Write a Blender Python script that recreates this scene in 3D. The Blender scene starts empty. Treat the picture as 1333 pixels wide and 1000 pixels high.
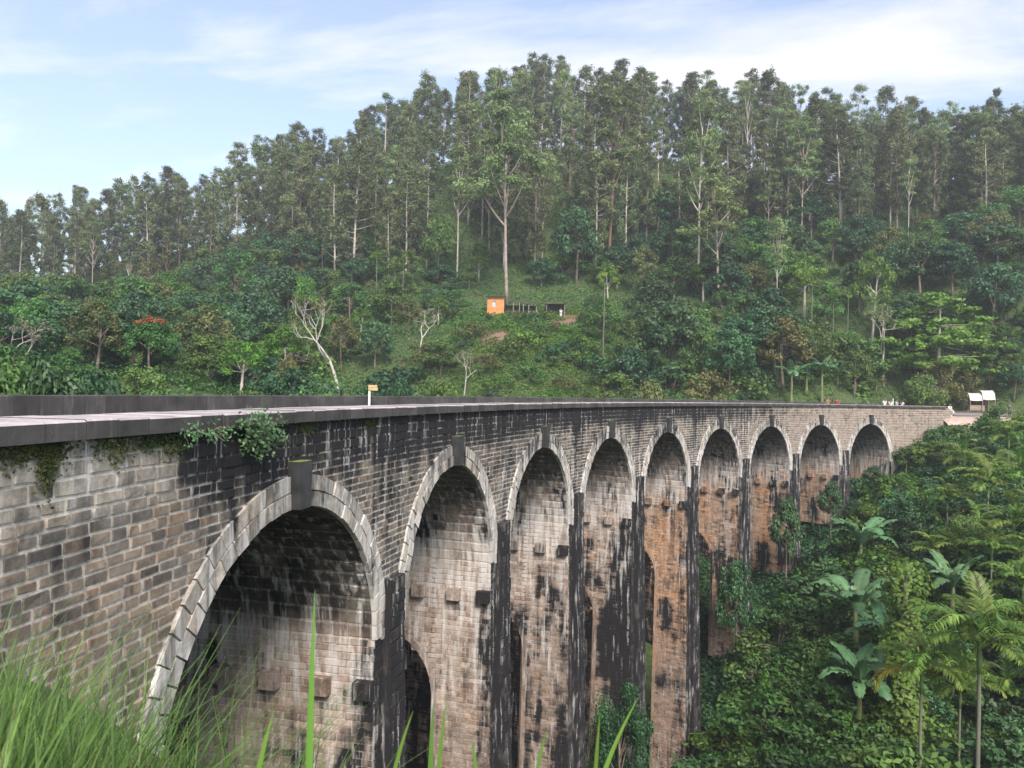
import bpy, math, random
import numpy as np
from mathutils import Matrix, Vector

rng = np.random.default_rng(7)
random.seed(7)
C = bpy.context.scene.collection
SC = bpy.context.scene

# ------------------------------------------------------------------ camera
PW, PH, F = 1333.0, 1000.0, 1059.6
YAW, PITCH, ROLL = 1.37595, 0.0015, 0.0204
CAM = np.array([-15.7235, -7.4310, 0.5953])
fw = np.array([math.sin(YAW) * math.cos(PITCH), math.cos(YAW) * math.cos(PITCH), math.sin(PITCH)])
r0 = np.array([math.cos(YAW), -math.sin(YAW), 0.0])
u0 = np.cross(r0, fw)
RT = math.cos(ROLL) * r0 + math.sin(ROLL) * u0
UP = -math.sin(ROLL) * r0 + math.cos(ROLL) * u0
cam = bpy.data.cameras.new('camera')
cam.sensor_width = 36.0
cam.lens = 36.0 * F / PW
cam.clip_start = 0.05
cam.clip_end = 6000
cam.dof.use_dof = True
cam.dof.focus_distance = 32.0
cam.dof.aperture_fstop = 7.0
camo = bpy.data.objects.new('camera', cam)
C.objects.link(camo)
M = Matrix(((RT[0], UP[0], -fw[0], CAM[0]), (RT[1], UP[1], -fw[1], CAM[1]), (RT[2], UP[2], -fw[2], CAM[2]), (0, 0, 0, 1)))
camo.matrix_world = M
SC.camera = camo

# ------------------------------------------------------------------ world, sun, exposure
SUN_EL, SUN_AZ = math.radians(42), math.radians(245)      # azimuth: clockwise from +y
world = bpy.data.worlds.new('World')
SC.world = world
world.use_nodes = True
nt = world.node_tree
nt.nodes.clear()
def wn(t, **kw):
    n = nt.nodes.new(t)
    for k, v in kw.items(): setattr(n, k, v)
    return n
sky = wn('ShaderNodeTexSky', sky_type='NISHITA', sun_disc=False)
sky.sun_elevation = SUN_EL
sky.sun_rotation = SUN_AZ
sky.air_density = 1.0
sky.dust_density = 1.0
sky.ozone_density = 1.0
bg = wn('ShaderNodeBackground'); bg.inputs[1].default_value = 0.10
out = wn('ShaderNodeOutputWorld')
tc = wn('ShaderNodeTexCoord')
sep = wn('ShaderNodeSeparateXYZ')
nt.links.new(tc.outputs['Generated'], sep.inputs[0])
def wmath(op, a, b=None, clamp=False):
    n = wn('ShaderNodeMath', operation=op, use_clamp=clamp)
    for i, v in enumerate((a, b)):
        if v is None: continue
        if isinstance(v, (int, float)): n.inputs[i].default_value = v
        else: nt.links.new(v, n.inputs[i])
    return n.outputs[0]
# a flat cloud layer: direction divided by its height above the horizon
zz = wmath('ADD', wmath('MAXIMUM', sep.outputs[2], 0.0), 0.16)
cx = wmath('DIVIDE', sep.outputs[0], zz); cy = wmath('DIVIDE', sep.outputs[1], zz)
comb = wn('ShaderNodeCombineXYZ')
nt.links.new(cx, comb.inputs[0]); nt.links.new(cy, comb.inputs[1])
mp = wn('ShaderNodeMapping'); mp.inputs['Rotation'].default_value = (0, 0, 0.25); mp.inputs['Scale'].default_value = (1.15, 0.5, 1)
mp.inputs['Location'].default_value = (4.2, 3.0, 0)
nt.links.new(comb.outputs[0], mp.inputs[0])
n1 = wn('ShaderNodeTexNoise'); n1.inputs['Scale'].default_value = 1.9; n1.inputs['Detail'].default_value = 10; n1.inputs['Roughness'].default_value = 0.62; n1.inputs['Distortion'].default_value = 0.35
nt.links.new(mp.outputs[0], n1.inputs['Vector'])
cr = wn('ShaderNodeValToRGB')
cr.color_ramp.elements[0].position = 0.47; cr.color_ramp.elements[0].color = (0, 0, 0, 1)
cr.color_ramp.elements[1].position = 0.70; cr.color_ramp.elements[1].color = (1, 1, 1, 1)
nt.links.new(n1.outputs[0], cr.inputs[0])
mix = wn('ShaderNodeMix', data_type='RGBA')
nt.links.new(wmath('ADD', wmath('MULTIPLY', cr.outputs[0], 0.6), 0.15), mix.inputs[0])
nt.links.new(sky.outputs[0], mix.inputs[6])
CLOUD = (5.7, 5.3, 5.4, 1)
mix.inputs[7].default_value = CLOUD
nt.links.new(mix.outputs[2], bg.inputs[0])
nt.links.new(bg.outputs[0], out.inputs[0])

sl = bpy.data.lights.new('sun', 'SUN')
sl.energy = 2.4
sl.angle = math.radians(22)
sl.color = (1.0, 0.93, 0.84)
so = bpy.data.objects.new('sun', sl)
sd = Vector((math.sin(SUN_AZ) * math.cos(SUN_EL), math.cos(SUN_AZ) * math.cos(SUN_EL), math.sin(SUN_EL)))
so.rotation_euler = (-sd).to_track_quat('-Z', 'Y').to_euler()
so.location = (-60, -60, 80)
C.objects.link(so)
SC.view_settings.view_transform = 'Standard'
SC.view_settings.look = 'None'
SC.view_settings.exposure = 1.35
SC.view_settings.gamma = 1.0
SC.cycles.use_denoising = True
SC.cycles.max_bounces = 6
SC.cycles.diffuse_bounces = 3
SC.cycles.transparent_max_bounces = 4
SC.cycles.volume_bounces = 0

HAZE = 0.00055

# ------------------------------------------------------------------ noise
def hash2(ix, iy, seed):
    h = (ix.astype(np.int64) * 374761393 + iy.astype(np.int64) * 668265263 + seed * 1442695041) & 0xffffffff
    h = ((h ^ (h >> 13)) * 1274126177) & 0xffffffff
    return ((h ^ (h >> 16)) & 0xffff) / 65535.0
def vnoise(x, y, seed=0):
    x = np.asarray(x, float); y = np.asarray(y, float)
    ix, iy = np.floor(x), np.floor(y)
    fx, fy = x - ix, y - iy
    fx, fy = fx * fx * (3 - 2 * fx), fy * fy * (3 - 2 * fy)
    a, b = hash2(ix, iy, seed), hash2(ix + 1, iy, seed)
    c, d = hash2(ix, iy + 1, seed), hash2(ix + 1, iy + 1, seed)
    return (a * (1 - fx) + b * fx) * (1 - fy) + (c * (1 - fx) + d * fx) * fy
def fbm(x, y, seed=0, o=4):
    t, a, s = 0.0, 0.5, 0.0
    for i in range(o):
        t = t + a * vnoise(x * 2 ** i, y * 2 ** i, seed + i); s += a; a *= 0.5
    return t / s
def sstep(a, b, x):
    t = np.clip((x - a) / (b - a), 0, 1)
    return t * t * (3 - 2 * t)

# ------------------------------------------------------------------ frames
R, G = 113.514, 0.0086
PITCHS = 10.1
def B(s, n, z):
    """bridge frame: s along the curve, n away from the camera side face, z above the coping top"""
    s, n, z = np.broadcast_arrays(np.asarray(s, float), np.asarray(n, float), np.asarray(z, float))
    a = s / R
    return np.stack([(R + n) * np.sin(a), -R + (R + n) * np.cos(a), z - G * s], -1)
def at(u, v, d):
    return CAM + d * (fw + RT * (u - PW / 2) / F + UP * (PH / 2 - v) / F)
def project(p):
    q = np.asarray(p, float) - CAM
    d = q @ fw
    return PW / 2 + F * (q @ RT) / d, PH / 2 - F * (q @ UP) / d, d

# ------------------------------------------------------------------ object helpers
def tag(o, label=None, cat=None, group=None, kind=None):
    if label: o['label'] = label
    if cat: o['category'] = cat
    if group: o['group'] = group
    if kind: o['kind'] = kind
    return o
def empty(name, loc=(0, 0, 0), rz=0.0, label=None, cat=None, group=None):
    o = bpy.data.objects.new(name, None)
    o.empty_display_size = 0.2
    C.objects.link(o)
    o.location = loc; o.rotation_euler = (0, 0, rz)
    return tag(o, label, cat, group)
def link(name, me, parent=None, loc=None):
    o = bpy.data.objects.new(name, me)
    C.objects.link(o)
    if parent is not None: o.parent = parent
    if loc is not None: o.location = loc
    return o
def mesh(name, V, Fq, mats, col=None, att=None, midx=None, smooth=False, uv=None):
    """V (N,3); Fq (M,k) array or list of faces; col (N,3) point colour; att dict of point floats"""
    me = bpy.data.meshes.new(name)
    V = np.asarray(V, float)
    if isinstance(Fq, np.ndarray):
        k = Fq.shape[1]; m = len(Fq)
        me.vertices.add(len(V)); me.vertices.foreach_set('co', V.ravel())
        me.loops.add(m * k); me.loops.foreach_set('vertex_index', Fq.ravel().astype(np.int32))
        me.polygons.add(m); me.polygons.foreach_set('loop_start', np.arange(0, m * k, k, dtype=np.int32))
    else:
        me.from_pydata([tuple(v) for v in V], [], [tuple(int(i) for i in f) for f in Fq])
    for mt in (mats if isinstance(mats, (list, tuple)) else [mats]): me.materials.append(mt)
    if midx is not None: me.polygons.foreach_set('material_index', np.asarray(midx, dtype=np.int32))
    if col is not None:
        a = me.attributes.new('Col', 'FLOAT_COLOR', 'POINT')
        c4 = np.ones((len(V), 4)); c4[:, :3] = col
        a.data.foreach_set('color', c4.ravel())
    for k_, v_ in (att or {}).items():
        a = me.attributes.new(k_, 'FLOAT', 'POINT'); a.data.foreach_set('value', np.asarray(v_, float).ravel())
    me.update(calc_edges=True); me.validate()
    me.polygons.foreach_set('use_smooth', np.full(len(me.polygons), bool(smooth)))
    return me
class MB:
    """collects geometry of ONE mesh"""
    def __init__(s): s.v, s.f, s.m = [], [], []
    def add(s, V, Fs, m=0):
        o = len(s.v)
        s.v += [tuple(float(c) for c in p) for p in V]
        for f in Fs: s.f.append(tuple(int(i) + o for i in f)); s.m.append(m)
    def box(s, c, size, rz=0.0, m=0, taper=1.0, bev=0.0):
        hx, hy, hz = np.array(size) / 2
        P = []
        for z, k in ((-hz, 1), (hz, taper)):
            for x, y in ((-hx, -hy), (hx, -hy), (hx, hy), (-hx, hy)):
                x, y = x * k, y * k
                P.append((c[0] + x * math.cos(rz) - y * math.sin(rz), c[1] + x * math.sin(rz) + y * math.cos(rz), c[2] + z))
        s.add(P, [(3, 2, 1, 0), (4, 5, 6, 7), (0, 1, 5, 4), (1, 2, 6, 5), (2, 3, 7, 6), (3, 0, 4, 7)], m)
    def tube(s, pts, rad, k=6, m=0, cap=True):
        pts = np.asarray(pts, float); n = len(pts)
        rad = np.broadcast_to(np.asarray(rad, float), (n,))
        T = np.gradient(pts, axis=0); T /= np.linalg.norm(T, axis=1)[:, None] + 1e-9
        ref = np.array([1.0, 0, 0]) if abs(T[0][0]) < 0.8 else np.array([0, 1.0, 0])
        V = []
        for i in range(n):
            a = np.cross(T[i], ref); a /= np.linalg.norm(a) + 1e-9; b = np.cross(T[i], a)
            for j in range(k):
                t = 2 * math.pi * j / k
                V.append(pts[i] + rad[i] * (math.cos(t) * a + math.sin(t) * b))
        Fs = []
        for i in range(n - 1):
            for j in range(k):
                Fs.append((i * k + j, i * k + (j + 1) % k, (i + 1) * k + (j + 1) % k, (i + 1) * k + j))
        if cap: Fs.append(tuple(range((n - 1) * k, n * k))); Fs.append(tuple(range(k - 1, -1, -1)))
        s.add(V, Fs, m)
    def sphere(s, c, r, k=10, l=7, m=0):
        r = np.broadcast_to(np.asarray(r, float), (3,))
        V = [(c[0], c[1], c[2] + r[2])]
        for i in range(1, l):
            for j in range(k):
                p, t = math.pi * i / l, 2 * math.pi * j / k
                V.append((c[0] + r[0] * math.sin(p) * math.cos(t), c[1] + r[1] * math.sin(p) * math.sin(t), c[2] + r[2] * math.cos(p)))
        V.append((c[0], c[1], c[2] - r[2]))
        Fs = [(0, 1 + j, 1 + (j + 1) % k) for j in range(k)]
        for i in range(l - 2):
            for j in range(k): Fs.append((1 + i * k + j, 1 + (i + 1) * k + j, 1 + (i + 1) * k + (j + 1) % k, 1 + i * k + (j + 1) % k))
        e = len(V) - 1
        Fs += [(e, 1 + (l - 2) * k + (j + 1) % k, 1 + (l - 2) * k + j) for j in range(k)]
        s.add(V, Fs, m)
    def mesh(s, name, mats, smooth=False):
        return mesh(name, np.array(s.v), s.f, mats, midx=s.m, smooth=smooth)

# ------------------------------------------------------------------ materials
def newmat(name):
    m = bpy.data.materials.new(name); m.use_nodes = True
    t = m.node_tree
    return m, t, t.nodes['Principled BSDF']
def nd(t, typ, **kw):
    n = t.nodes.new(typ)
    for k, v in kw.items(): setattr(n, k, v)
    return n
def mx(t, fac, a, b, blend='MIX'):
    n = nd(t, 'ShaderNodeMix', data_type='RGBA', blend_type=blend)
    for i, v in ((0, fac), (6, a), (7, b)):
        if isinstance(v, (int, float)): n.inputs[i].default_value = v
        elif isinstance(v, tuple): n.inputs[i].default_value = (*v, 1) if len(v) == 3 else v
        else: t.links.new(v, n.inputs[i])
    return n.outputs[2]
def noise(t, scale, detail=4, rough=0.55, vec=None, mapping=None):
    n = nd(t, 'ShaderNodeTexNoise')
    n.inputs['Scale'].default_value = scale; n.inputs['Detail'].default_value = detail; n.inputs['Roughness'].default_value = rough
    if vec is None: vec = nd(t, 'ShaderNodeTexCoord').outputs['Object']
    if mapping:
        m = nd(t, 'ShaderNodeMapping'); m.inputs['Scale'].default_value = mapping
        t.links.new(vec, m.inputs[0]); vec = m.outputs[0]
    t.links.new(vec, n.inputs['Vector'])
    return n.outputs[0]
def ramp(t, x, p0, p1, c0=(0, 0, 0), c1=(1, 1, 1)):
    r = nd(t, 'ShaderNodeValToRGB')
    r.color_ramp.elements[0].position = p0; r.color_ramp.elements[0].color = (*c0, 1)
    r.color_ramp.elements[1].position = p1; r.color_ramp.elements[1].color = (*c1, 1)
    t.links.new(x, r.inputs[0])
    return r.outputs[0]
def mth(t, op, a, b, clamp=True):
    n = nd(t, 'ShaderNodeMath', operation=op, use_clamp=clamp)
    for i, v in enumerate((a, b)):
        if isinstance(v, (int, float)): n.inputs[i].default_value = v
        else: t.links.new(v, n.inputs[i])
    return n.outputs[0]
def bump(t, b, h, strength, dist):
    n = nd(t, 'ShaderNodeBump'); n.inputs['Strength'].default_value = strength; n.inputs['Distance'].default_value = dist
    t.links.new(h, n.inputs['Height']); t.links.new(n.outputs[0], b.inputs['Normal'])
def simple(name, c, rough=0.8, var=0.25, scale=6.0, bmp=0.0):
    m, t, b = newmat(name)
    n = noise(t, scale, 6)
    lo = tuple(x * (1 - var) for x in c); hi = tuple(min(1, x * (1 + var)) for x in c)
    t.links.new(ramp(t, n, 0.3, 0.7, lo, hi), b.inputs['Base Color'])
    b.inputs['Roughness'].default_value = rough
    if bmp: bump(t, b, n, bmp, 0.02)
    return m

# masonry: colour comes per stone, lime drips and soot are streaks with a shape of their own; the dark mask also carries painted shade
def masonry():
    m, t, b = newmat('weathered_masonry')
    geo = nd(t, 'ShaderNodeNewGeometry').outputs['Position']
    col = nd(t, 'ShaderNodeAttribute', attribute_name='Col').outputs['Color']
    lime = nd(t, 'ShaderNodeAttribute', attribute_name='lime').outputs['Fac']
    soot_shade = nd(t, 'ShaderNodeAttribute', attribute_name='soot_shade').outputs['Fac']
    fine = noise(t, 9.0, 6, 0.65, geo)
    c = mx(t, 1.0, col, ramp(t, fine, 0.25, 0.75, (0.55, 0.55, 0.56), (1.35, 1.33, 1.30)), 'MULTIPLY')
    st = noise(t, 1.0, 5, 0.6, geo, (2.6, 2.6, 0.34))
    st2 = noise(t, 1.0, 4, 0.6, geo, (5.0, 5.0, 0.55))
    bl = noise(t, 1.3, 5, 0.62, geo)
    s1 = ramp(t, mth(t, 'ADD', mth(t, 'MULTIPLY', st, 0.6), mth(t, 'MULTIPLY', bl, 0.4)), 0.30, 0.62)
    sm = mth(t, 'ADD', soot_shade, mth(t, 'SUBTRACT', s1, 0.5, False), False)
    sm = ramp(t, sm, 0.26, 0.86)
    wash = ramp(t, noise(t, .9, 6, .68, geo), .42, .70)
    c = mx(t, mth(t, 'MULTIPLY', wash, .42), c, (.36, .325, .285))
    grime = ramp(t, noise(t, 5.0, 5, .7, geo), .52, .72)
    c = mx(t, mth(t, 'MULTIPLY', grime, .45), c, (.07, .06, .052))
    c = mx(t, sm, c, (0.020, 0.019, 0.021))
    lm = mth(t, 'ADD', lime, mth(t, 'SUBTRACT', ramp(t, st2, 0.3, 0.7), 0.5, False), False)
    lm = ramp(t, lm, 0.46, 0.94)
    c = mx(t, mth(t, 'MULTIPLY', lm, 0.85), c, (0.60, 0.57, 0.545))
    t.links.new(c, b.inputs['Base Color'])
    b.inputs['Roughness'].default_value = 0.9
    b.inputs['Specular IOR Level'].default_value = 0.25
    h = mth(t, 'ADD', mth(t, 'MULTIPLY', fine, 0.7), mth(t, 'MULTIPLY', noise(t, 40, 3, 0.6, geo), 0.3))
    bump(t, b, h, 0.55, 0.03)
    return m
MAS = masonry()

def leafmat(name, dark, light, rough=0.55, trans=0.35, hue=0.04, var=0.5):
    m, t, b = newmat(name)
    a = nd(t, 'ShaderNodeAttribute', attribute_name='tone').outputs['Fac']
    oi = nd(t, 'ShaderNodeObjectInfo').outputs['Random']
    c = ramp(t, a, 0.0, 1.0, dark, light)
    hs = nd(t, 'ShaderNodeHueSaturation')
    mr = nd(t, 'ShaderNodeMapRange'); t.links.new(oi, mr.inputs[0]); mr.inputs[3].default_value = 0.5 - hue; mr.inputs[4].default_value = 0.5 + hue
    t.links.new(mr.outputs[0], hs.inputs['Hue'])
    mr2 = nd(t, 'ShaderNodeMapRange'); 
    m3 = nd(t, 'ShaderNodeMath', operation='FRACT'); m4 = nd(t, 'ShaderNodeMath', operation='MULTIPLY'); m4.inputs[1].default_value = 7.31
    t.links.new(oi, m4.inputs[0]); t.links.new(m4.outputs[0], m3.inputs[0]); t.links.new(m3.outputs[0], mr2.inputs[0])
    mr2.inputs[3].default_value = 1 - var * 0.5; mr2.inputs[4].default_value = 1 + var * 0.6
    t.links.new(mr2.outputs[0], hs.inputs['Value'])
    t.links.new(c, hs.inputs['Color'])
    t.links.new(hs.outputs[0], b.inputs['Base Color'])
    b.inputs['Roughness'].default_value = rough
    b.inputs['Specular IOR Level'].default_value = 0.3
    tr = nd(t, 'ShaderNodeBsdfTranslucent'); t.links.new(hs.outputs[0], tr.inputs[0])
    ms = nd(t, 'ShaderNodeMixShader'); ms.inputs[0].default_value = trans
    o = t.nodes['Material Output']
    t.links.new(b.outputs[0], ms.inputs[1]); t.links.new(tr.outputs[0], ms.inputs[2]); t.links.new(ms.outputs[0], o.inputs[0])
    return m
LF = dict(
    pine=leafmat('pine_needles', (0.048, 0.066, 0.030), (0.22, 0.265, 0.12), 0.7, 0.3, 0.03, .8),
    euc=leafmat('gum_leaves', (0.075, 0.115, 0.040), (0.32, 0.42, 0.16), 0.6, 0.35, 0.02),
    broad=leafmat('broad_leaves', (0.030, 0.072, 0.018), (0.15, 0.275, 0.065), 0.5, 0.3, 0.03),
    dark=leafmat('dark_leaves', (0.017, 0.050, 0.020), (0.080, 0.175, 0.066), 0.45, 0.25, 0.03),
    bright=leafmat('bright_leaves', (0.05, 0.11, 0.02), (0.19, 0.34, 0.06), 0.5, 0.4, 0.02),
    olive=leafmat('olive_leaves', (0.06, 0.07, 0.02), (0.22, 0.23, 0.08), 0.6, 0.3, 0.03),
    dry=leafmat('dry_twigs', (0.12, 0.10, 0.07), (0.30, 0.24, 0.17), 0.8, 0.2, 0.02),
    palm=leafmat('palm_fronds', (0.045, 0.095, 0.016), (0.24, 0.36, 0.07), 0.42, 0.35, 0.03),
    yellow=leafmat('yellowed_frond', (0.20, 0.17, 0.02), (0.42, 0.36, 0.05), 0.5, 0.35, 0.01),
    banana=leafmat('banana_leaves', (0.045, 0.12, 0.045), (0.17, 0.31, 0.14), 0.35, 0.35, 0.02),
    lime=leafmat('lime_leaves', (0.09, 0.19, 0.025), (0.30, 0.47, 0.09), 0.5, 0.4, 0.01, .1),
    grass=leafmat('grass_blades', (0.028, 0.060, 0.012), (0.20, 0.32, 0.075), 0.5, 0.4, 0.02),
    flower=leafmat('orange_blossom', (0.22, 0.06, 0.02), (0.38, 0.14, 0.05), 0.6, 0.3, 0.01),
)
BARK = simple('grey_bark', (0.16, 0.125, 0.10), 0.9, 0.45, 2.5, 0.4)
PALEBARK = simple('pale_bark', (0.42, 0.38, 0.33), 0.85, 0.3, 1.5, 0.2)
BROWNBARK = simple('brown_bark', (0.17, 0.10, 0.07), 0.9, 0.35, 2.0, 0.3)
PALMBARK = simple('palm_stem', (0.15, 0.145, 0.11), 0.8, 0.3, 4.0, 0.1)
SHAFT = simple('green_crownshaft', (0.13, 0.20, 0.07), 0.5, 0.2, 3.0)
BSTEM = simple('banana_stem', (0.17, 0.19, 0.07), 0.6, 0.4, 3.0)

# ------------------------------------------------------------------ terrain
LD = fw - RT * 0.63                                        # leftmost ray
ctrl = []
for s, z in ((-30, -1.2), (-20, -1.3), (-14, -1.7), (-10, -2.3), (-8, -2.7), (-6, -4.3), (-4, -7), (0, -10), (5, -13), (15, -18.5), (25, -23), (35, -26), (45.5, -26.0), (55.5, -20.0), (65.6, -14.9), (75.7, -11.3), (85, -7.4), (91, -4.2), (97, -2.0), (106, -1.9), (125, -1.9)):
    ctrl += [B(s, 0, z), B(s, 9, z)]
for s, n, z in ((-20, 30, -1), (0, 30, -5), (15, 30, -9), (30, 30, -14), (45, 30, -15), (60, 28, -9), (78, 24, -3.5), (97, 14, -1.0), (120, 20, 1.5),
                (94, -2, -3.2), (98, -3, -2.3), (100, -4, -2.3), (112, -4, -2.3), (126, -4, -2.3), (103, -10, -5.2), (120, -10, -5.2), (45, -20, -27), (30, -25, -25), (15, -20, -20), (0, -20, -13)):
    ctrl.append(B(s, n, z))
ctrl.append(np.array([CAM[0], CAM[1], -1.05]))
for d, z in ((2.2, -1.75), (3.5, -2.9), (6, -5.5)): ctrl.append(np.append((CAM + fw * d)[:2], z))
for d, z in ((2.2, -1.10), (3.2, -1.45), (4.5, -1.95), (6.5, -2.5)): ctrl.append(np.append((CAM + LD * d)[:2], z))
for x, y, z in ((-25, -12, -0.6), (-30, -25, -1), (-14, -12, -3), (-10, -22, -9), (-20, -8, -0.8)): ctrl.append(np.array([x, y, float(z)]))
for u, v, d, dz in ((1000, 1000, 50, -1.5), (1150, 1000, 42, -2.5), (1333, 1000, 34, -3.5), (1400, 850, 42, -3), (1150, 850, 54, -2), (1000, 850, 61, -1),
                    (1333, 700, 58, -3.5), (1200, 700, 66, -2.5), (1100, 700, 76, -1), (1333, 610, 78, -2.5), (1250, 575, 90, -1), (1333, 558, 100, -.5), (1500, 560, 90, -1), (1500, 700, 50, -3)):
    ctrl.append(at(u, v, d) + np.array([0, 0, dz]))
for u, v, d in ((-150, 480, 75), (0, 500, 75), (200, 505, 70), (450, 515, 70), (700, 518, 85), (950, 515, 97), (1100, 505, 104),
                (0, 440, 140), (200, 430, 140), (400, 440, 125), (645, 412, 135), (740, 416, 135), (640, 465, 108), (740, 470, 110), (850, 440, 125), (1000, 430, 128), (1200, 430, 128), (1333, 430, 122), (1500, 430, 120),
                (-200, 405, 240), (0, 392, 235), (130, 352, 230), (330, 305, 225), (440, 275, 220), (540, 232, 215), (680, 200, 212), (800, 208, 210), (930, 225, 205), (1100, 250, 192), (1250, 285, 178), (1333, 280, 172), (1500, 260, 172),
                (500, 350, 165), (800, 335, 165), (1100, 345, 155), (250, 390, 180), (1333, 345, 145)):
    ctrl.append(at(u, v, d))
for u, d, z in ((-200, 330, 0), (200, 320, 25), (600, 310, 45), (1000, 290, 45), (1400, 260, 38), (-300, 500, -10), (600, 500, 0), (1500, 450, 0)):
    ctrl.append(np.append(at(u, 500, d)[:2], z))
ctrl = np.array(ctrl)
def tps_fit(Pt, lam=0.35):
    X = Pt[:, :2] / 100; n = len(X)
    D = np.linalg.norm(X[:, None] - X[None], axis=2)
    K = np.where(D > 0, D * D * np.log(D + 1e-12), 0) + lam * 1e-4 * np.eye(n)
    Q = np.c_[np.ones(n), X]
    A = np.zeros((n + 3, n + 3)); A[:n, :n] = K; A[:n, n:] = Q; A[n:, :n] = Q.T
    return X, np.linalg.solve(A, np.r_[Pt[:, 2], 0, 0, 0])
TX, TW = tps_fit(ctrl)
def H(x, y):
    x = np.asarray(x, float); y = np.asarray(y, float); sh = x.shape
    p = np.c_[x.ravel(), y.ravel()] / 100
    z = np.empty(len(p))
    for i in range(0, len(p), 20000):
        q = p[i:i + 20000]
        D = np.linalg.norm(q[:, None] - TX[None], axis=2)
        z[i:i + 20000] = np.where(D > 0, D * D * np.log(D + 1e-12), 0) @ TW[:-3] + TW[-3] + q @ TW[-2:]
    x_, y_ = x.ravel(), y.ravel()
    dist = np.hypot(x_ - 100, y_)
    z = z + sstep(20, 60, np.hypot(x_ - CAM[0], y_ - CAM[1])) * (fbm(x_ / 9, y_ / 9, 3) - 0.5) * 2.2
    far = sstep(330, 520, dist)
    z = z * (1 - far) + (-15 + 30 * fbm(x_ / 400, y_ / 400, 9)) * far
    return z.reshape(sh)
def H1(x, y): return float(H(np.array([x]), np.array([y]))[0])
def hit(u, v, d0=30.0, d1=400.0):
    """first ground point along a pixel's ray"""
    d = np.linspace(d0, d1, 900)
    P_ = CAM + d[:, None] * (fw + RT * (u - PW / 2) / F + UP * (PH / 2 - v) / F)
    below = P_[:, 2] < H(P_[:, 0], P_[:, 1])
    i = int(np.argmax(below)) if below.any() else len(d) - 1
    p = P_[i].copy(); p[2] = H1(p[0], p[1])
    return p, d[i]
def ax(parts):
    return np.unique(np.concatenate([np.arange(a, b, st) for a, b, st in parts]))
gx = ax(((-900, -400, 100), (-400, -60, 40), (-60, -26, 4), (-26, -2, 0.6), (-2, 100, 1.6), (100, 290, 3), (290, 500, 15), (500, 1001, 100)))
gy = ax(((-900, -400, 100), (-400, -90, 30), (-90, -24, 2.4), (-24, 8, 0.8), (8, 40, 2), (40, 240, 3), (240, 500, 20), (500, 1001, 100)))
GX, GY = np.meshgrid(gx, gy, indexing='ij')
GZ = H(GX, GY)
nx, ny = GX.shape
idx = np.arange(nx * ny).reshape(nx, ny)
quads = np.stack([idx[:-1, :-1], idx[1:, :-1], idx[1:, 1:], idx[:-1, 1:]], -1).reshape(-1, 4)
def groundmat():
    m, t, b = newmat('hillside_soil')
    geo = nd(t, 'ShaderNodeNewGeometry').outputs['Position']
    n1 = noise(t, 0.16, 6, 0.6, geo); n2 = noise(t, 2.2, 6, 0.65, geo)
    c = mx(t, ramp(t, n2, 0.3, 0.7), (0.030, 0.055, 0.014), (0.085, 0.13, 0.035))
    c = mx(t, ramp(t, n1, 0.62, 0.72), c, (0.10, 0.065, 0.04))
    sa_ = nd(t, 'ShaderNodeAttribute', attribute_name='soil').outputs['Fac']
    c = mx(t, ramp(t, mth(t, 'ADD', sa_, mth(t, 'SUBTRACT', n2, .5, False), False), .25, .5), c, (0.20, 0.125, 0.085))
    t.links.new(c, b.inputs['Base Color']); b.inputs['Roughness'].default_value = 0.95
    bump(t, b, n2, 0.8, 0.3)
    return m
GP = np.stack([GX, GY, GZ], -1).reshape(-1, 3)
soil = np.zeros(len(GP))
for su, sv, sr in ((640, 438, 2.2), (652, 438, 2.4), (725, 421, 2.2), (742, 421, 2.4)):
    sp, _ = hit(su, sv, 60, 200)
    soil = np.maximum(soil, 1 - np.clip(np.hypot(GP[:, 0] - sp[0], GP[:, 1] - sp[1]) / (sr * 1.5), 0, 1))
ground = link('ground', mesh('ground', GP, quads, groundmat(), smooth=True, att={'soil': soil}))
tag(ground, 'steep green hillside and valley floor around the viaduct', kind='structure')

# ------------------------------------------------------------------ the viaduct
WID = 9.4
ARCH = [(-0.5, 4.6)] + [(k * PITCHS, 4.04) for k in range(1, 9)]      # centre, half span
ZC, ZS = -1.943, -5.98                                               # crown and springing of the intrados
BR = ZC - ZS
RING = 0.64
bridge = empty('arch_bridge', B(45, 4, -20), 0, 'long curved stone viaduct of nine tall arches crossing the valley', 'bridge')
bridge.location = (0, 0, 0)
def piece(name, me, kind=None):
    o = link(name, me, bridge)
    if kind: o['kind'] = kind
    return o
def extr(k, z, t=RING):
    c, a = ARCH[k]
    q = np.clip((z - ZS) / (BR + t), 0, 1)
    return (a + t) * np.sqrt(np.clip(1 - q * q, 0, 1))

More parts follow.
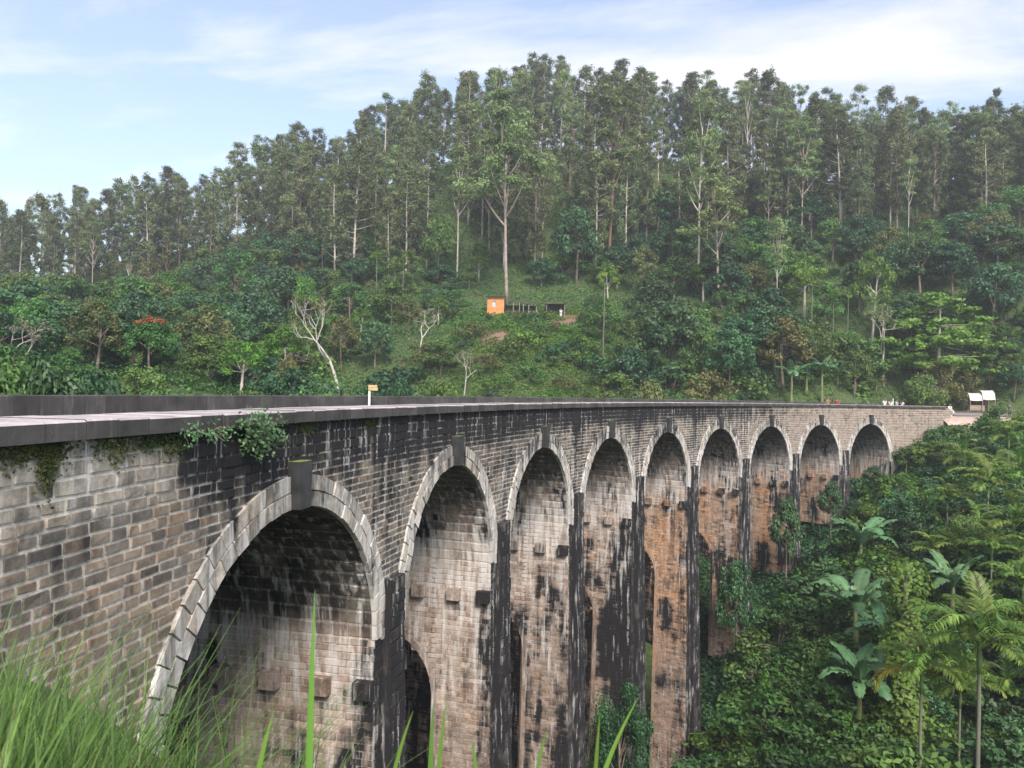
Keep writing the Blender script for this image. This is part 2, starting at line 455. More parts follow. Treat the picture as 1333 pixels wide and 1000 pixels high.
# --- stone tints, soot and lime as functions of the place on the viaduct; the dark values include painted inner shade
def pal(cols, r):
    cols = np.array(cols); i = (r * len(cols)).astype(int).clip(0, len(cols) - 1)
    return cols[i]
def spandrel_look(s, z, rnd):
    col = pal([(.17, .14, .115), (.21, .17, .135), (.13, .11, .095), (.26, .21, .165), (.10, .088, .08), (.23, .17, .125)], rnd)
    left = sstep(-3.5, -6.5, s)
    warm = left * sstep(-1.6, -3.2, z)
    col = col * (1 - 0.35 * warm[:, None]) + np.array([.30, .19, .125]) * 0.45 * warm[:, None]
    alg = left * sstep(-2.2, -3.6, z) * sstep(.45, .65, fbm(s * 1.1, z * 1.6, 15))
    col = col * (1 - .5 * alg[:, None]) + np.array([.17, .20, .085]) * .5 * alg[:, None]
    farb = sstep(52, 75, s)
    col = col * (1 - farb[:, None] * .6) + np.array([.34, .25, .20]) * .6 * farb[:, None]
    top = sstep(-1.75, -0.75, z + 0.7 * (fbm(s * .6, z * .6, 5) - .5))
    pale = left * sstep(-1.5, -0.9, z)
    col = col * (1 - .8 * pale[:, None]) + np.array([.40, .36, .31]) * .8 * pale[:, None]
    sw = s + 3.2 * (fbm(s * .9, z * 1.4, 7) - .5) + 1.0 * (z + 1.0)
    band = sstep(-6.2, -3.2, sw) * (1 - sstep(45, 72, s))
    soot_shade = 0.10 + band * (0.70 * top + 0.27) + 0.32 * (fbm(s * .5, z * .5, 11) - .5)
    midpier = np.abs(((s - 5.05 + 5.05) % PITCHS) - 5.05)
    soot_shade += 0.30 * band * sstep(1.2, 0.2, midpier) * sstep(-3.8, -2.0, z)
    soot_shade += 0.25 * sstep(-5.2, -3.5, s) * sstep(0.5, -2.5, s) * sstep(-2.8, -1.4, z)
    lime = 0.13 + 0.12 * band * (fbm(s * .8, z * .8, 21)) + 0.28 * sstep(-2, -3.4, z) * band * (1 - farb) * .6 + .18 * pale
    return col, soot_shade, lime
def voussoir_look(s, z, rnd):
    col = pal([(.44, .405, .365), (.50, .46, .42), (.40, .36, .31), (.47, .41, .35), (.37, .345, .315)], rnd)
    soot_shade = 0.20 + 0.30 * sstep(-2.6, -1.6, z) + .5 * (fbm(s * .9, z * .9, 31) - .5) + 0.18 * sstep(6, 14, s) * sstep(60, 40, s) * sstep(-3.2, -2.2, z)
    lime = 0.50 + .2 * sstep(-2.5, -4, z)
    return col, soot_shade, lime
def jamb_look(k, n, z, rnd):
    """inside faces of arch k; n across the bridge"""
    col = pal([(.40, .315, .265), (.45, .36, .30), (.34, .265, .22), (.42, .34, .30), (.31, .22, .175)], rnd)
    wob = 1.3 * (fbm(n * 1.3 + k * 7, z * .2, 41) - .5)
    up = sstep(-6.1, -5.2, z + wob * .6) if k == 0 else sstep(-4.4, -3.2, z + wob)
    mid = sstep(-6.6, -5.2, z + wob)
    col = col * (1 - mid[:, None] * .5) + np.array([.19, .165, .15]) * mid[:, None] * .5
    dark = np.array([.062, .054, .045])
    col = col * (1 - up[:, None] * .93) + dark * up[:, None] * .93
    o = 0.0
    if k >= 4: o = .85 if k < 7 else .6
    if k == 3: o = .25
    om = o * sstep(-5.6, -7.2, z) * sstep(.36, .62, fbm(n * 1.1 + 13 * k, z * .09, 51) + .10) * (1 - .75 * sstep(-15.5, -19, z))
    col = col * (1 - om[:, None] * .78) + np.array([.50, .25, .105]) * .78 * om[:, None]
    low = sstep(-9, -15, z) if k < 4 else sstep(-14, -19, z)
    col = col * (1 - .5 * low[:, None]) + np.array([.21, .135, .09]) * .5 * low[:, None]
    blot = fbm(n * .75 + 31 * k, z * .45, 61)
    soot_shade = 0.12 + .75 * sstep(.50, .70, blot) * (1 - up) + .10 * up + 0.34 * sstep(1.0, 0.15, n) * sstep(-6.5, -8.5, z)
    if k == 3: soot_shade = soot_shade + .75 * sstep(2.0, .9, n + (fbm(z * .3, n, 3) - .5)) * sstep(-7.2, -8.6, z)
    if k == 0: soot_shade = soot_shade + .22 * up
    soot_shade = soot_shade + .55 * sstep(4.6, 7.0, n) * sstep(-5.5, -7.5, z)  # painted shade: inside faces darken towards the unlit back
    lime = .28 + (.30 if k else .24) * sstep(ZS + (2.2 if k else .5), ZS + .1, z) * sstep(ZS - 2.4, ZS - .6, z) + .16 * (1 - up) * (fbm(n + 17 * k, z * .2, 71)) - .12 * sstep(-11, -15, z)
    lime += .16 * up * sstep(ZC - .6, ZC - 1.8, z)
    if 1 <= k <= 3: lime = lime + .12 * sstep(-13, -9, z) * (1 - up)
    return col, soot_shade, lime
def pier_front_look(s, z, rnd):
    col = pal([(.060, .055, .055), (.085, .078, .075), (.045, .042, .044), (.13, .115, .105)], rnd)
    col = col + (np.array([.14, .12, .10]) * sstep(-5.3, -4.2, z)[:, None])
    soot_shade = .80 + .3 * (fbm(s * 1.5, z * .3, 81) - .5)
    lime = .19 + .14 * fbm(s, z * .2, 91) + .10 * sstep(30, 60, s)
    return col, soot_shade, lime

def blocks(corners, fmap, proud, inset, look, seed, backd=-0.03):
    """corners (N,4,2) in the face's own coordinates, counter-clockwise as seen; returns V, F, col, soot, lime, (N)"""
    g = np.random.default_rng(seed)
    N = len(corners)
    cen = corners.mean(1, keepdims=True)
    pr = proud * g.uniform(.35, 1.25, (N, 1))
    jit = g.normal(0, inset * .35, (N, 4, 2))
    ext = np.abs(corners - cen).max(1, keepdims=True)
    front = cen + (corners - cen) * (1 - np.minimum(inset / np.maximum(ext, 1e-3), .45)) + jit * 1.1
    back = corners
    tilt = g.normal(0, proud * .18, (N, 4))
    Vf = fmap(front[..., 0], front[..., 1], pr + tilt)
    Vb = fmap(back[..., 0], back[..., 1], np.full((N, 4), backd))
    V = np.concatenate([Vf, Vb], 1).reshape(-1, 3)
    base = np.array([(0, 1, 2, 3), (1, 0, 4, 5), (2, 1, 5, 6), (3, 2, 6, 7), (0, 3, 7, 4)])
    Fs = (base[None] + (np.arange(N) * 8)[:, None, None]).reshape(-1, 4)
    rnd = g.random(N)
    rep = lambda a: np.repeat(a, 8, axis=0)
    pa = np.concatenate([front, back], 1).reshape(-1, 2)
    col, soot_shade, lime = look(pa[:, 0], pa[:, 1], rep(rnd))
    col = col * rep(g.uniform(.78, 1.22, (N, 1)))
    soot_shade = soot_shade + rep(g.normal(0, .10, N)); lime = lime + rep(g.normal(0, .05, N))
    return V, Fs, col, soot_shade, lime
def sheet(A, Bv, fmap, look, seed, depth=-0.004, mortar=.65):
    """grid A x B (2-D arrays) as the mortar bed behind the stones"""
    n, m = A.shape
    V = fmap(A, Bv, np.full(A.shape, depth)).reshape(-1, 3)
    i = np.arange(n * m).reshape(n, m)
    Fs = np.stack([i[:-1, :-1], i[1:, :-1], i[1:, 1:], i[:-1, 1:]], -1).reshape(-1, 4)
    g = np.random.default_rng(seed)
    col, soot_shade, lime = look(A.ravel(), Bv.ravel(), g.random(n * m))
    if mortar:
        col = col * (1 - mortar) + np.array([.60, .55, .49]) * mortar
        soot_shade = soot_shade - .36 * mortar; lime = lime + .30 * mortar
    return V, Fs, col, soot_shade, lime
def join(parts):
    o, V, Fs, c, s_, l_ = 0, [], [], [], [], []
    for p in parts:
        V.append(p[0]); Fs.append(p[1] + o); c.append(p[2]); s_.append(p[3]); l_.append(p[4]); o += len(p[0])
    return np.concatenate(V), np.concatenate(Fs), np.concatenate(c), np.concatenate(s_), np.concatenate(l_)
def mmesh(name, p, mats=None):
    return mesh(name, p[0], p[1], mats or MAS, col=p[2], att={'soot_shade': p[3], 'lime': p[4]})

ZTOP = -0.235
def zlow(s):
    """lower limit of the spandrel wall at s: top of the ring, springing over piers, deep at the abutments"""
    s = np.asarray(s, float); z = np.full(s.shape, ZS)
    z = np.where(s < ARCH[0][0] - ARCH[0][1] - .2, -9.0, z)
    z = np.where(s > ARCH[8][0] + 4.3, -8.0, z)
    for c, a in ARCH:
        q = (s - c) / (a + .35); ins = np.abs(q) < 1
        z = np.where(ins, np.maximum(z, ZS + (BR + .35) * np.sqrt(np.clip(1 - q * q, 0, 1))), z)
    return z
fm_front = lambda s, z, h: B(s, -h, z)
fm_back = lambda s, z, h: B(s, WID + h, z)
# mortar bed of the front wall and the plain back wall
ss = np.arange(-16, 97.01, 0.14)
zt = np.linspace(0, 1, 22)
A = np.repeat(ss[:, None], len(zt), 1)
lo = zlow(ss)
Bz = lo[:, None] + (ZTOP - lo)[:, None] * zt[None]
fr = sheet(A, Bz, fm_front, spandrel_look, 1, mortar=.8)
piece('spandrel_wall', mmesh('spandrel_wall', fr))
bk = sheet(A[:, ::1], Bz, fm_back, spandrel_look, 2)
bk = (bk[0], bk[1][:, ::-1], *bk[2:])
piece('spandrel_wall', mmesh('spandrel_wall_back', bk))
# courses of stones
CH = 0.168
g = np.random.default_rng(5)
cs = []
z1 = ZTOP - 0.02
row = 0
while z1 > -8.2:
    ch = CH * g.uniform(.9, 1.12)
    if z1 > -0.75: ch *= 1.25
    z0 = z1 - ch
    s = -15.9 + g.uniform(0, .4)
    while s < 96.5:
        L = g.choice([.27, .36, .44, .5, .56], p=[.16, .26, .28, .2, .1]) * g.uniform(.93, 1.07)
        if z1 > -0.75: L *= 1.15
        cs.append((s, s + L - .034, z0 + .015, z1 - .015)); s += L
    z1 = z0
cs = np.array(cs)
keep, quad = [], []
for s0, s1, z0, z1 in cs:
    P = np.array([[s0, z0], [s1, z0], [s1, z1], [s0, z1]])
    ok = True
    for k, (c, a) in enumerate(ARCH):
        if s1 < c - a - RING or s0 > c + a + RING: continue
        if z1 < ZS:
            if z0 < ZS and (s0 > c - a - RING - .02 and k > 0 or (k == 0 and s1 > c - a - RING)) and not (k == 8 and s0 > c + a + RING): ok = False
            continue
        for j in range(4):
            e = float(extr(k, P[j, 1])) + .03 if P[j, 1] < ZS + BR + RING else 0
            if e <= 0: continue
            if abs(P[j, 0] - c) < e:
                side = -1 if (s0 + s1) / 2 < c else 1
                P[j, 0] = c + side * e
        if (P[1, 0] - P[0, 0] < .09 and P[2, 0] - P[3, 0] < .09) or P[1, 0] < P[0, 0] - .001 or P[2, 0] < P[3, 0] - .001: ok = False
    if z0 < ZS and ok and ARCH[0][0] - ARCH[0][1] - RING < (s0 + s1) / 2 < ARCH[8][0] + 4.04 + RING: ok = False
    if ok:
        for k in range(8):                                        # pilasters cover the wall low down
            pc = (ARCH[k][0] + ARCH[k][1] + ARCH[k + 1][0] - ARCH[k + 1][1]) / 2
            if abs((s0 + s1) / 2 - pc) < .5 and z1 < -4.5: ok = False
    if ok: quad.append(P)
quad = np.array(quad)
# how large each stone shows in the photograph decides which ones are single pieces
cen = quad.mean(1)
wp = B(cen[:, 0], 0, cen[:, 1])
uu, vv, dd = project(wp)
vis = (uu > -15) & (uu < PW + 10) & (vv < PH + 5) & (dd > 1)
e0 = project(B(quad[:, 0, 0], 0, cen[:, 1])); e1 = project(B(quad[:, 1, 0], 0, cen[:, 1]))
area = np.where(vis, np.abs(e1[0] - e0[0]) * (quad[:, 2, 1] - quad[:, 1, 1]) * F / np.maximum(dd, 1), 0)
area = np.where((vv > 800 + (uu - 0) * .75) & (uu < 220), 0, area)
order = np.argsort(-area)
V, Fs, col, soot_shade, lime = blocks(quad, fm_front, .020, .014, spandrel_look, 6)
def submesh(ids):
    ids = np.asarray(ids)
    vi = (ids[:, None] * 8 + np.arange(8)).ravel()
    base = Fs[:5]
    f = (base[None] + (np.arange(len(ids)) * 8)[:, None, None]).reshape(-1, 4)
    return V[vi], f, col[vi], soot_shade[vi], lime[vi]
for i in order[:300]:
    piece('stone_block', mmesh('stone_block', submesh([i])))
piece('stone_courses', mmesh('stone_courses', submesh(np.sort(order[300:]))), 'stuff')

# --- arch rings: two rows of voussoirs, staggered
def ring_pts(k, th, r):
    """r = 0 intrados .. RING extrados"""
    c, a = ARCH[k]
    return c + (a + r) * np.cos(th), ZS + (BR + r) * np.sin(th)
far_parts = []
for k in range(9):
    nst = 33 if k == 0 else 29
    for lay, (ra, rb) in enumerate(((-.03, .30), (.315, RING))):
        off = 0.5 * lay
        edges = (np.arange(nst + 1 + lay) - off) / nst * math.pi
        edges = np.clip(edges, -0.02, math.pi + .02)
        crn = []
        for i in range(len(edges) - 1):
            t0, t1 = edges[i] + .0022, edges[i + 1] - .0022
            if t1 - t0 < .02: continue
            crn.append([ring_pts(k, t0, ra), ring_pts(k, t0, rb), ring_pts(k, t1, rb), ring_pts(k, t1, ra)])
        crn = np.array(crn)
        vb = blocks(crn, lambda s, z, h: B(s, -.035 - h, z), .035, .010, voussoir_look, 100 + k * 2 + lay, -.10)
        if k < 4:
            for i in range(len(crn)):
                sl_ = slice(i * 8, i * 8 + 8)
                piece('voussoir', mmesh('voussoir', (vb[0][sl_], vb[1][:5], vb[2][sl_], vb[3][sl_], vb[4][sl_])))
        else: far_parts.append(vb)
    # keystone: tall dark block standing proud
    c = ARCH[k][0]
    mb = MB()
    prof = ((-.24, ZC - .02), (.24, ZC - .02), (.28, ZC + .93), (-.28, ZC + .93))
    Vk = [B(c + x, -.26, z) for x, z in prof] + [B(c + x, .02, z) for x, z in prof]
    mb.add(Vk, [(3, 2, 1, 0)[::-1], (4, 5, 6, 7)[::-1], (0, 4, 5, 1), (1, 5, 6, 2), (3, 7, 4, 0)], 0)
    mb.add([Vk[3], Vk[2], Vk[6], Vk[7]], [(0, 1, 2, 3)], 1)
    if k == 0:
        KEY = simple('blackened_keystone', (.032, .033, .034), .9, .5, 3.0, .5)
        MOSS = simple('moss', (.16, .20, .03), .95, .5, 9.0, .6)
    piece('keystone', mb.mesh('keystone', [KEY, MOSS]))
piece('voussoir_rows', mmesh('voussoir_rows', join(far_parts)), 'stuff')

# --- vaults and piers
def zbase(s): return -27.5 if 30 < s < 50 else float(np.interp(s, [-6, 0, 5, 15, 25, 35, 45.5, 55.5, 65.6, 75.7, 85], [-6.5, -11, -14, -19.5, -24, -26.8, -26.6, -20.8, -15.6, -12, -8.3]))
def half(z): return np.maximum(0, ZS - z) * 0.022               # batter of the pier sides
for k, (c, a) in enumerate(ARCH):
    fmap = lambda n, th, h, c=c, a=a: B(c + (a - h) * np.cos(th), n, ZS + (BR - h) * np.sin(th))
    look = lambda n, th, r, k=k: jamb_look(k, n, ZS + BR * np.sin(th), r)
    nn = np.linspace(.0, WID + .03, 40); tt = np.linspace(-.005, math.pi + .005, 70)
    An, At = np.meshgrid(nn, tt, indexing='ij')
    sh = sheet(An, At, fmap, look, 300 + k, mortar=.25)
    crn = []
    nrow = 34
    for i in range(nrow):
        t0, t1 = i / nrow * math.pi + .002, (i + 1) / nrow * math.pi - .002
        n = .06 - g.uniform(0, .3)
        while n < WID:
            L = g.uniform(.4, .85)
            a0, a1 = max(n, .06), min(n + L - .018, WID + .03)
            if a1 - a0 > .08: crn.append([(a0, t1), (a0, t0), (a1, t0), (a1, t1)])
            n += L
    vb = blocks(np.array(crn), fmap, .018, .01, look, 320 + k)
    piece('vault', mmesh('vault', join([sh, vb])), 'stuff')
TH = 2.35                                                             # half width of the passages
TUN = {1: -11.2, 2: -12.5, 3: -13.2, 4: -12.6, 5: -12.8}       # springing of the passage through each pier
for k in range(8):
    sa = ARCH[k][0] + ARCH[k][1]; sb = ARCH[k + 1][0] - ARCH[k + 1][1]
    sm_ = (sa + sb) / 2; zb = zbase(sm_)
    parts = []
    for side, s0, kk in ((-1, sa, k), (1, sb, k + 1)):
        fmap = lambda n, z, h, side=side, s0=s0: B(s0 + side * (half(z) + h), n, z)
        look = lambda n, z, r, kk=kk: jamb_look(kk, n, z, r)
        zs_t = TUN.get(k)
        nn = np.linspace(0, WID, 56)
        zz_ = np.linspace(0, 1, 60)
        lo_ = np.full(nn.shape, zb)
        if zs_t:
            q = (nn - 4.6) / TH
            lo_ = np.where(np.abs(q) < 1, zs_t + TH * np.sqrt(np.clip(1 - q * q, 0, 1)), lo_)
        An = np.repeat(nn[:, None], 60, 1); Az = lo_[:, None] + (ZS - lo_)[:, None] * zz_[None]
        ed = np.minimum(half(Az) * 1.1, 1)
        # front and back edges lean outwards with the batter
        tn = (An / WID)
        An2 = An * 1.0 + ed * (2 * tn - 1)
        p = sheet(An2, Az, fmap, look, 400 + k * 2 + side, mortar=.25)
        # keep the passage open: drop quads that jump over its edge
        if zs_t:
            qv = p[0][p[1]]
            hgt = qv[:, :, 2].max(1) - qv[:, :, 2].min(1)
            lim = (ZS - zb) / 59 * 1.6
            keepq = hgt < lim
            p = (p[0], p[1][keepq], *p[2:])
        parts.append(p)
        crn = []
        z1 = ZS
        while z1 > zb:
            z0 = z1 - .19
            n = -.1 - g.uniform(0, .4)
            e_ = float(half(z0)) * 1.1
            while n < WID + e_:
                L = g.uniform(.34, .66)
                a0, a1 = max(n, -e_), min(n + L - .02, WID + e_)
                n += L
                if a1 - a0 < .09: continue
                if zs_t:
                    if z0 < zs_t + .3:
                        if a0 < 4.6 - TH < a1: a1 = 4.6 - TH
                        elif a0 < 4.6 + TH < a1: a0 = 4.6 + TH
                        if a1 - a0 < .06: continue
                    mid = (a0 + a1) / 2; q = (mid - 4.6) / (TH + .02)
                    if abs(q) < 1 and z0 < zs_t + (TH + .02) * math.sqrt(1 - q * q) - .05: continue
                    if abs(q) < 1.25 and z0 < zs_t:
                        if a0 < 4.6 - TH < a1: a1 = 4.6 - TH
                        if a0 < 4.6 + TH < a1: a0 = 4.6 + TH
                        if a1 - a0 < .08: continue
                cc = [(a0, z1 - .01), (a0, z0 + .01), (a1, z0 + .01), (a1, z1 - .01)]
                crn.append(cc if side < 0 else cc[::-1])
            z1 = z0
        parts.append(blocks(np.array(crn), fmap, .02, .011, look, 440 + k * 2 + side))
        if zs_t:                                                     # inside of the passage, up to the middle of the pier
            th = np.linspace(0, math.pi, 14)
            pn = np.r_[4.6 + TH, 4.6 + TH * np.cos(th), 4.6 - TH]; pz = np.r_[zb, zs_t + TH * np.sin(th), zb]
            Ai = np.repeat(np.arange(len(pn))[:, None], 3, 1); Bi = np.repeat(np.array([0., .5, 1.])[None], len(pn), 0)
            Vt = []
            for i in range(len(pn)):
                for f_ in (0., .5, 1.):
                    e = s0 + side * float(half(pz[i])); Vt.append(B(e + (sm_ - e) * f_, pn[i], pz[i]))
            Vt = np.array(Vt); ii = np.arange(len(Vt)).reshape(len(pn), 3)
            Ft = np.stack([ii[:-1, :-1], ii[1:, :-1], ii[1:, 1:], ii[:-1, 1:]], -1).reshape(-1, 4)
            # trim stones round the opening
            on = np.r_[4.6 + TH + .22, 4.6 + (TH + .22) * np.cos(th), 4.6 - TH - .22]; oz = np.r_[zb, zs_t + (TH + .22) * np.sin(th), zb]
            rows_t = []
            for i in range(len(pn)):
                for an_, az_, h_t in ((pn[i], pz[i], -.06), (pn[i], pz[i], .045), (on[i], oz[i], .045), (on[i], oz[i], -.01)):
                    rows_t.append(B(s0 + side * (float(half(az_)) + h_t), an_, az_))
            rows_t = np.array(rows_t); it = np.arange(len(rows_t)).reshape(len(pn), 4)
            ftt = np.stack([it[:-1, :-1], it[1:, :-1], it[1:, 1:], it[:-1, 1:]], -1).reshape(-1, 4)
            cj, sj, lj = jamb_look(kk, np.repeat(np.clip(on, 1, 4), 4), np.repeat(oz, 4), rng.random(len(rows_t)))
            parts.append((rows_t, ftt, cj * .9, sj, lj))
            zt_ = np.repeat(pz, 3)
            parts.append((Vt, Ft, np.tile([.06, .052, .045], (len(Vt), 1)), np.full(len(Vt), .8), np.full(len(Vt), .1)))  # near-black colour paints in the shade of the unlit passage
    # front and back faces
    for fb in (0, 1):
        nface = (lambda z, h: -half(z) * 1.1 - h) if fb == 0 else (lambda z, h: WID + half(z) * 1.1 + h)
        zz_ = np.linspace(zb, ZS, 70); fr_ = np.linspace(0, 1, 8)
        S_ = (sa - half(zz_))[None] * (1 - fr_[:, None]) + (sb + half(zz_))[None] * fr_[:, None]
        Z_ = np.repeat(zz_[None], 8, 0)
        fmap = lambda s, z, h, nface=nface: B(s, nface(z, h), z)
        parts.append(sheet(S_, Z_, fmap, pier_front_look, 480 + k, mortar=0))
        if fb == 0:
            crn = []; z1 = ZS
            while z1 > zb:
                z0 = z1 - .2; s = sa - float(half(z0)); e = sb + float(half(z0))
                while s < e:
                    L = g.uniform(.34, .6); a1 = min(s + L - .02, e)
                    if a1 - s > .08: crn.append([(s, z0 + .01), (a1, z0 + .01), (a1, z1 - .01), (s, z1 - .01)])
                    s += L
                z1 = z0
            parts.append(blocks(np.array(crn), fmap, .02, .011, pier_front_look, 500 + k))
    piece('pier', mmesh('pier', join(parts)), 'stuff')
    # pilaster on the pier front
    zt0 = -4.55
    pz = np.linspace(zt0, zb, 60); hw = .50 + np.maximum(0, zt0 - pz) * .012; nf = -.22 - half(pz) * 1.2
    rows_ = np.stack([np.stack([B(sm_ - hw, nf + .3 - .05, pz), B(sm_ - hw, nf, pz), B(sm_ - hw * .33, nf, pz), B(sm_ + hw * .33, nf, pz), B(sm_ + hw, nf, pz), B(sm_ + hw, nf + .25, pz)], 1)])[0]
    Vp = rows_.reshape(-1, 3); ii = np.arange(len(Vp)).reshape(len(pz), 6)
    Fp = np.stack([ii[:-1, :-1], ii[1:, :-1], ii[1:, 1:], ii[:-1, 1:]], -1).reshape(-1, 4)
    c_, s_, l_ = pier_front_look(np.full(len(Vp), sm_) + np.tile(np.linspace(-.5, .5, 6), len(pz)), np.repeat(pz, 6), rng.random(len(Vp)))
    Fp = np.concatenate([Fp, np.array([[0, 1, 4, 5], [1, 2, 3, 4]])])
    crn = []; z1 = zt0 - .02
    while z1 > zb:
        z0 = z1 - g.uniform(.26, .36); w0 = .50 + max(0, zt0 - z1) * .012
        cut = g.uniform(-.22, .22)
        for a0, a1 in ((-w0, cut - .012), (cut + .012, w0)): crn.append([(sm_ + a0, z0 + .012), (sm_ + a1, z0 + .012), (sm_ + a1, z1 - .012), (sm_ + a0, z1 - .012)])
        z1 = z0
    pb_ = blocks(np.array(crn), lambda s, z, h: B(s, -.22 - half(z) * 1.2 - h, z), .03, .02, pier_front_look, 540 + k)
    piece('pilaster', mmesh('pilaster', join([(Vp, Fp, c_, s_, l_ + .02), pb_])))
    # corbels left from the centering, a row across each inside face
    for side, s0, kk in ((-1, sa, k), (1, sb, k + 1)):
        for n in (.22, 1.4, 2.85, 4.3, 5.75, 7.2, 8.9):
            hw_ = .24
            zc = -7.22; st = s0 + side * float(half(zc))
            mb = MB()
            cv = []
            for ds in (-.02, .30):
                for dn, dz in ((-hw_, -.22), (hw_, -.22), (hw_, .22), (-hw_, .22)): cv.append((ds, dn, dz))
            Vc = np.array([B(st + side * d_, n + dn, zc + dz) for d_, dn, dz in cv])
            Fc = np.array([(0, 1, 2, 3), (7, 6, 5, 4), (0, 4, 5, 1), (1, 5, 6, 2), (2, 6, 7, 3), (3, 7, 4, 0)])
            if n < .3: cl, s_, l_ = pier_front_look(np.full(8, s0), np.full(8, -7.), rng.random(8))
            else: cl, s_, l_ = jamb_look(kk, np.full(8, n), np.full(8, -8.2), np.full(8, rng.random())); cl = cl * .8
            piece('corbel', mmesh('corbel', (Vc, Fc, cl, s_, l_)))
# right abutment inside faces and left abutment inside face
for side, s0, kk, zb in ((1, ARCH[0][0] - ARCH[0][1], 0, -12), (-1, ARCH[8][0] + 4.04, 8, -10)):
    fmap = lambda n, z, h, side=side, s0=s0: B(s0 + side * h, n, z)
    An, Az = np.meshgrid(np.linspace(0, WID, 40), np.linspace(zb, ZS, 40), indexing='ij')
    piece('abutment_face', mmesh('abutment_face', sheet(An, Az, fmap, lambda n, z, r, kk=kk: jamb_look(kk, n, z, r), 600 + kk, mortar=0)))

# --- coping slabs, far parapet, track bed
def concrete(name, c, dirt=.5):
    m, t, b = newmat(name)
    geo = nd(t, 'ShaderNodeNewGeometry').outputs['Position']
    n1 = noise(t, 1.6, 6, .6, geo); n2 = noise(t, 1.0, 5, .6, geo, (6, 6, .8))
    cc = mx(t, ramp(t, n1, .3, .75), tuple(x * (1 - dirt) for x in c), tuple(x * 1.35 for x in c))
    cc = mx(t, mth(t, 'MULTIPLY', ramp(t, n2, .56, .74), .55), cc, tuple(min(1, x * 2.6) for x in c))
    oi = nd(t, 'ShaderNodeObjectInfo').outputs['Random']
    mr = nd(t, 'ShaderNodeMapRange'); t.links.new(oi, mr.inputs[0]); mr.inputs[3].default_value = .72; mr.inputs[4].default_value = 1.3
    hs = nd(t, 'ShaderNodeHueSaturation'); t.links.new(mr.outputs[0], hs.inputs['Value']); t.links.new(cc, hs.inputs['Color'])
    t.links.new(hs.outputs[0], b.inputs['Base Color']); b.inputs['Roughness'].default_value = .85
    bump(t, b, noise(t, 14, 5, .6, geo), .4, .02)
    return m
COP = concrete('dark_weathered_concrete', (.060, .055, .053))
CTOP = concrete('pale_concrete_top', (.36, .315, .31), .22)  # top faces coloured much paler and pinker than the sides
JOINT = simple('pale_joint', (.24, .22, .20), .9, .3, 5)
def slab(s0, s1, n0, n1, zt_, zb_, lip=0.0, mats=(0, 1)):
    mb = MB(); k = 3
    gap = .008
    s_ = np.linspace(s0 + gap, s1 - gap, k)
    ring = ((n0, zb_), (n0, zt_ - .025), (n0 + .03, zt_), (n1 - .03, zt_), (n1, zt_ - .025), (n1, zb_))
    Vs = np.array([[B(s, n, z) for n, z in ring] for s in s_]).reshape(-1, 3)
    for i in range(k - 1):
        for j in range(6):
            q = (i * 6 + j, (i + 1) * 6 + j, (i + 1) * 6 + (j + 1) % 6, i * 6 + (j + 1) % 6)
            mb.add([Vs[t] for t in q], [(0, 1, 2, 3)], mats[1] if j in (1, 2, 3) else mats[0])
    mb.add(Vs[:6], [(5, 4, 3, 2, 1, 0)], mats[0]); mb.add(Vs[-6:], [(0, 1, 2, 3, 4, 5)], mats[0])
    return mb
s = -16.0; alt = 0
while s < 95.5:
    L = g.uniform(.62, .78)
    dz = g.normal(0, .006); dn = g.normal(0, .008)
    piece('coping_slab', slab(s, s + L, -.15 + dn, 1.12 + dn, dz, ZTOP - .005).mesh('coping_slab', [COP, CTOP])); s += L
s = -16.0
while s < 95.5:
    L = g.uniform(.66, .84)
    dz = g.normal(0, .006)
    piece('parapet_block', slab(s, s + L, 8.85 + g.normal(0, .006), 9.5, .10 + dz, -1.05).mesh('parapet_block', [COP, COP])); s += L
s_ = np.linspace(-16, 96, 90)
Vj = np.concatenate([B(s_, 1.09, -.03), B(s_, 1.09, -1.1)]); nj = len(s_)
Fj = np.array([(i, i + 1, nj + i + 1, nj + i) for i in range(nj - 1)])
piece('parapet_wall', mesh('parapet_wall', Vj, Fj, COP))
Vj = np.concatenate([B(s_, 0.0, ZTOP - .003), B(s_, 1.09, ZTOP - .003)])
piece('coping_bed', mesh('coping_bed', Vj, Fj[:, ::-1], JOINT))
BAL = simple('ballast', (.20, .18, .165), .95, .5, 14, .8)
st_ = np.linspace(-30, 130, 120)
prof = ((1.05, -1.05), (2.4, -1.0), (3.4, -.78), (6.6, -.78), (7.6, -1.0), (8.9, -1.05))
Vb = np.array([[B(q, n, z - .05 * (q < -16)) for n, z in prof] for q in st_]).reshape(-1, 3)
ii = np.arange(len(Vb)).reshape(len(st_), 6)
Fb = np.stack([ii[:-1, :-1], ii[1:, :-1], ii[1:, 1:], ii[:-1, 1:]], -1).reshape(-1, 4)
tag(link('trackbed', mesh('trackbed', Vb, Fb[:, ::-1], BAL)), 'grey ballast bed carrying the railway over the viaduct', kind='structure')
STEEL = simple('rusty_steel', (.12, .075, .055), .5, .3, 8)
for n in (4.16, 5.84):
    mb = MB(); q_ = np.linspace(-30, 130, 120)
    for a0, a1, z0, z1 in ((-.07, .07, -.775, -.75), (-.02, .02, -.75, -.66), (-.035, .035, -.66, -.62)):
        Vr = np.array([[B(q, n + x, z) for x, z in ((a0, z0), (a1, z0), (a1, z1), (a0, z1))] for q in q_]).reshape(-1, 3)
        ii = np.arange(len(Vr)).reshape(len(q_), 4)
        mb.add(Vr, [(ii[i, j], ii[i + 1, j], ii[i + 1, (j + 1) % 4], ii[i, (j + 1) % 4]) for i in range(len(q_) - 1) for j in range(4)])
    tag(link('rail', mb.mesh('rail', STEEL)), 'steel rail nearest the camera on the viaduct' if n < 5 else 'steel rail farther from the camera on the viaduct', 'rail', 'rails of the track')
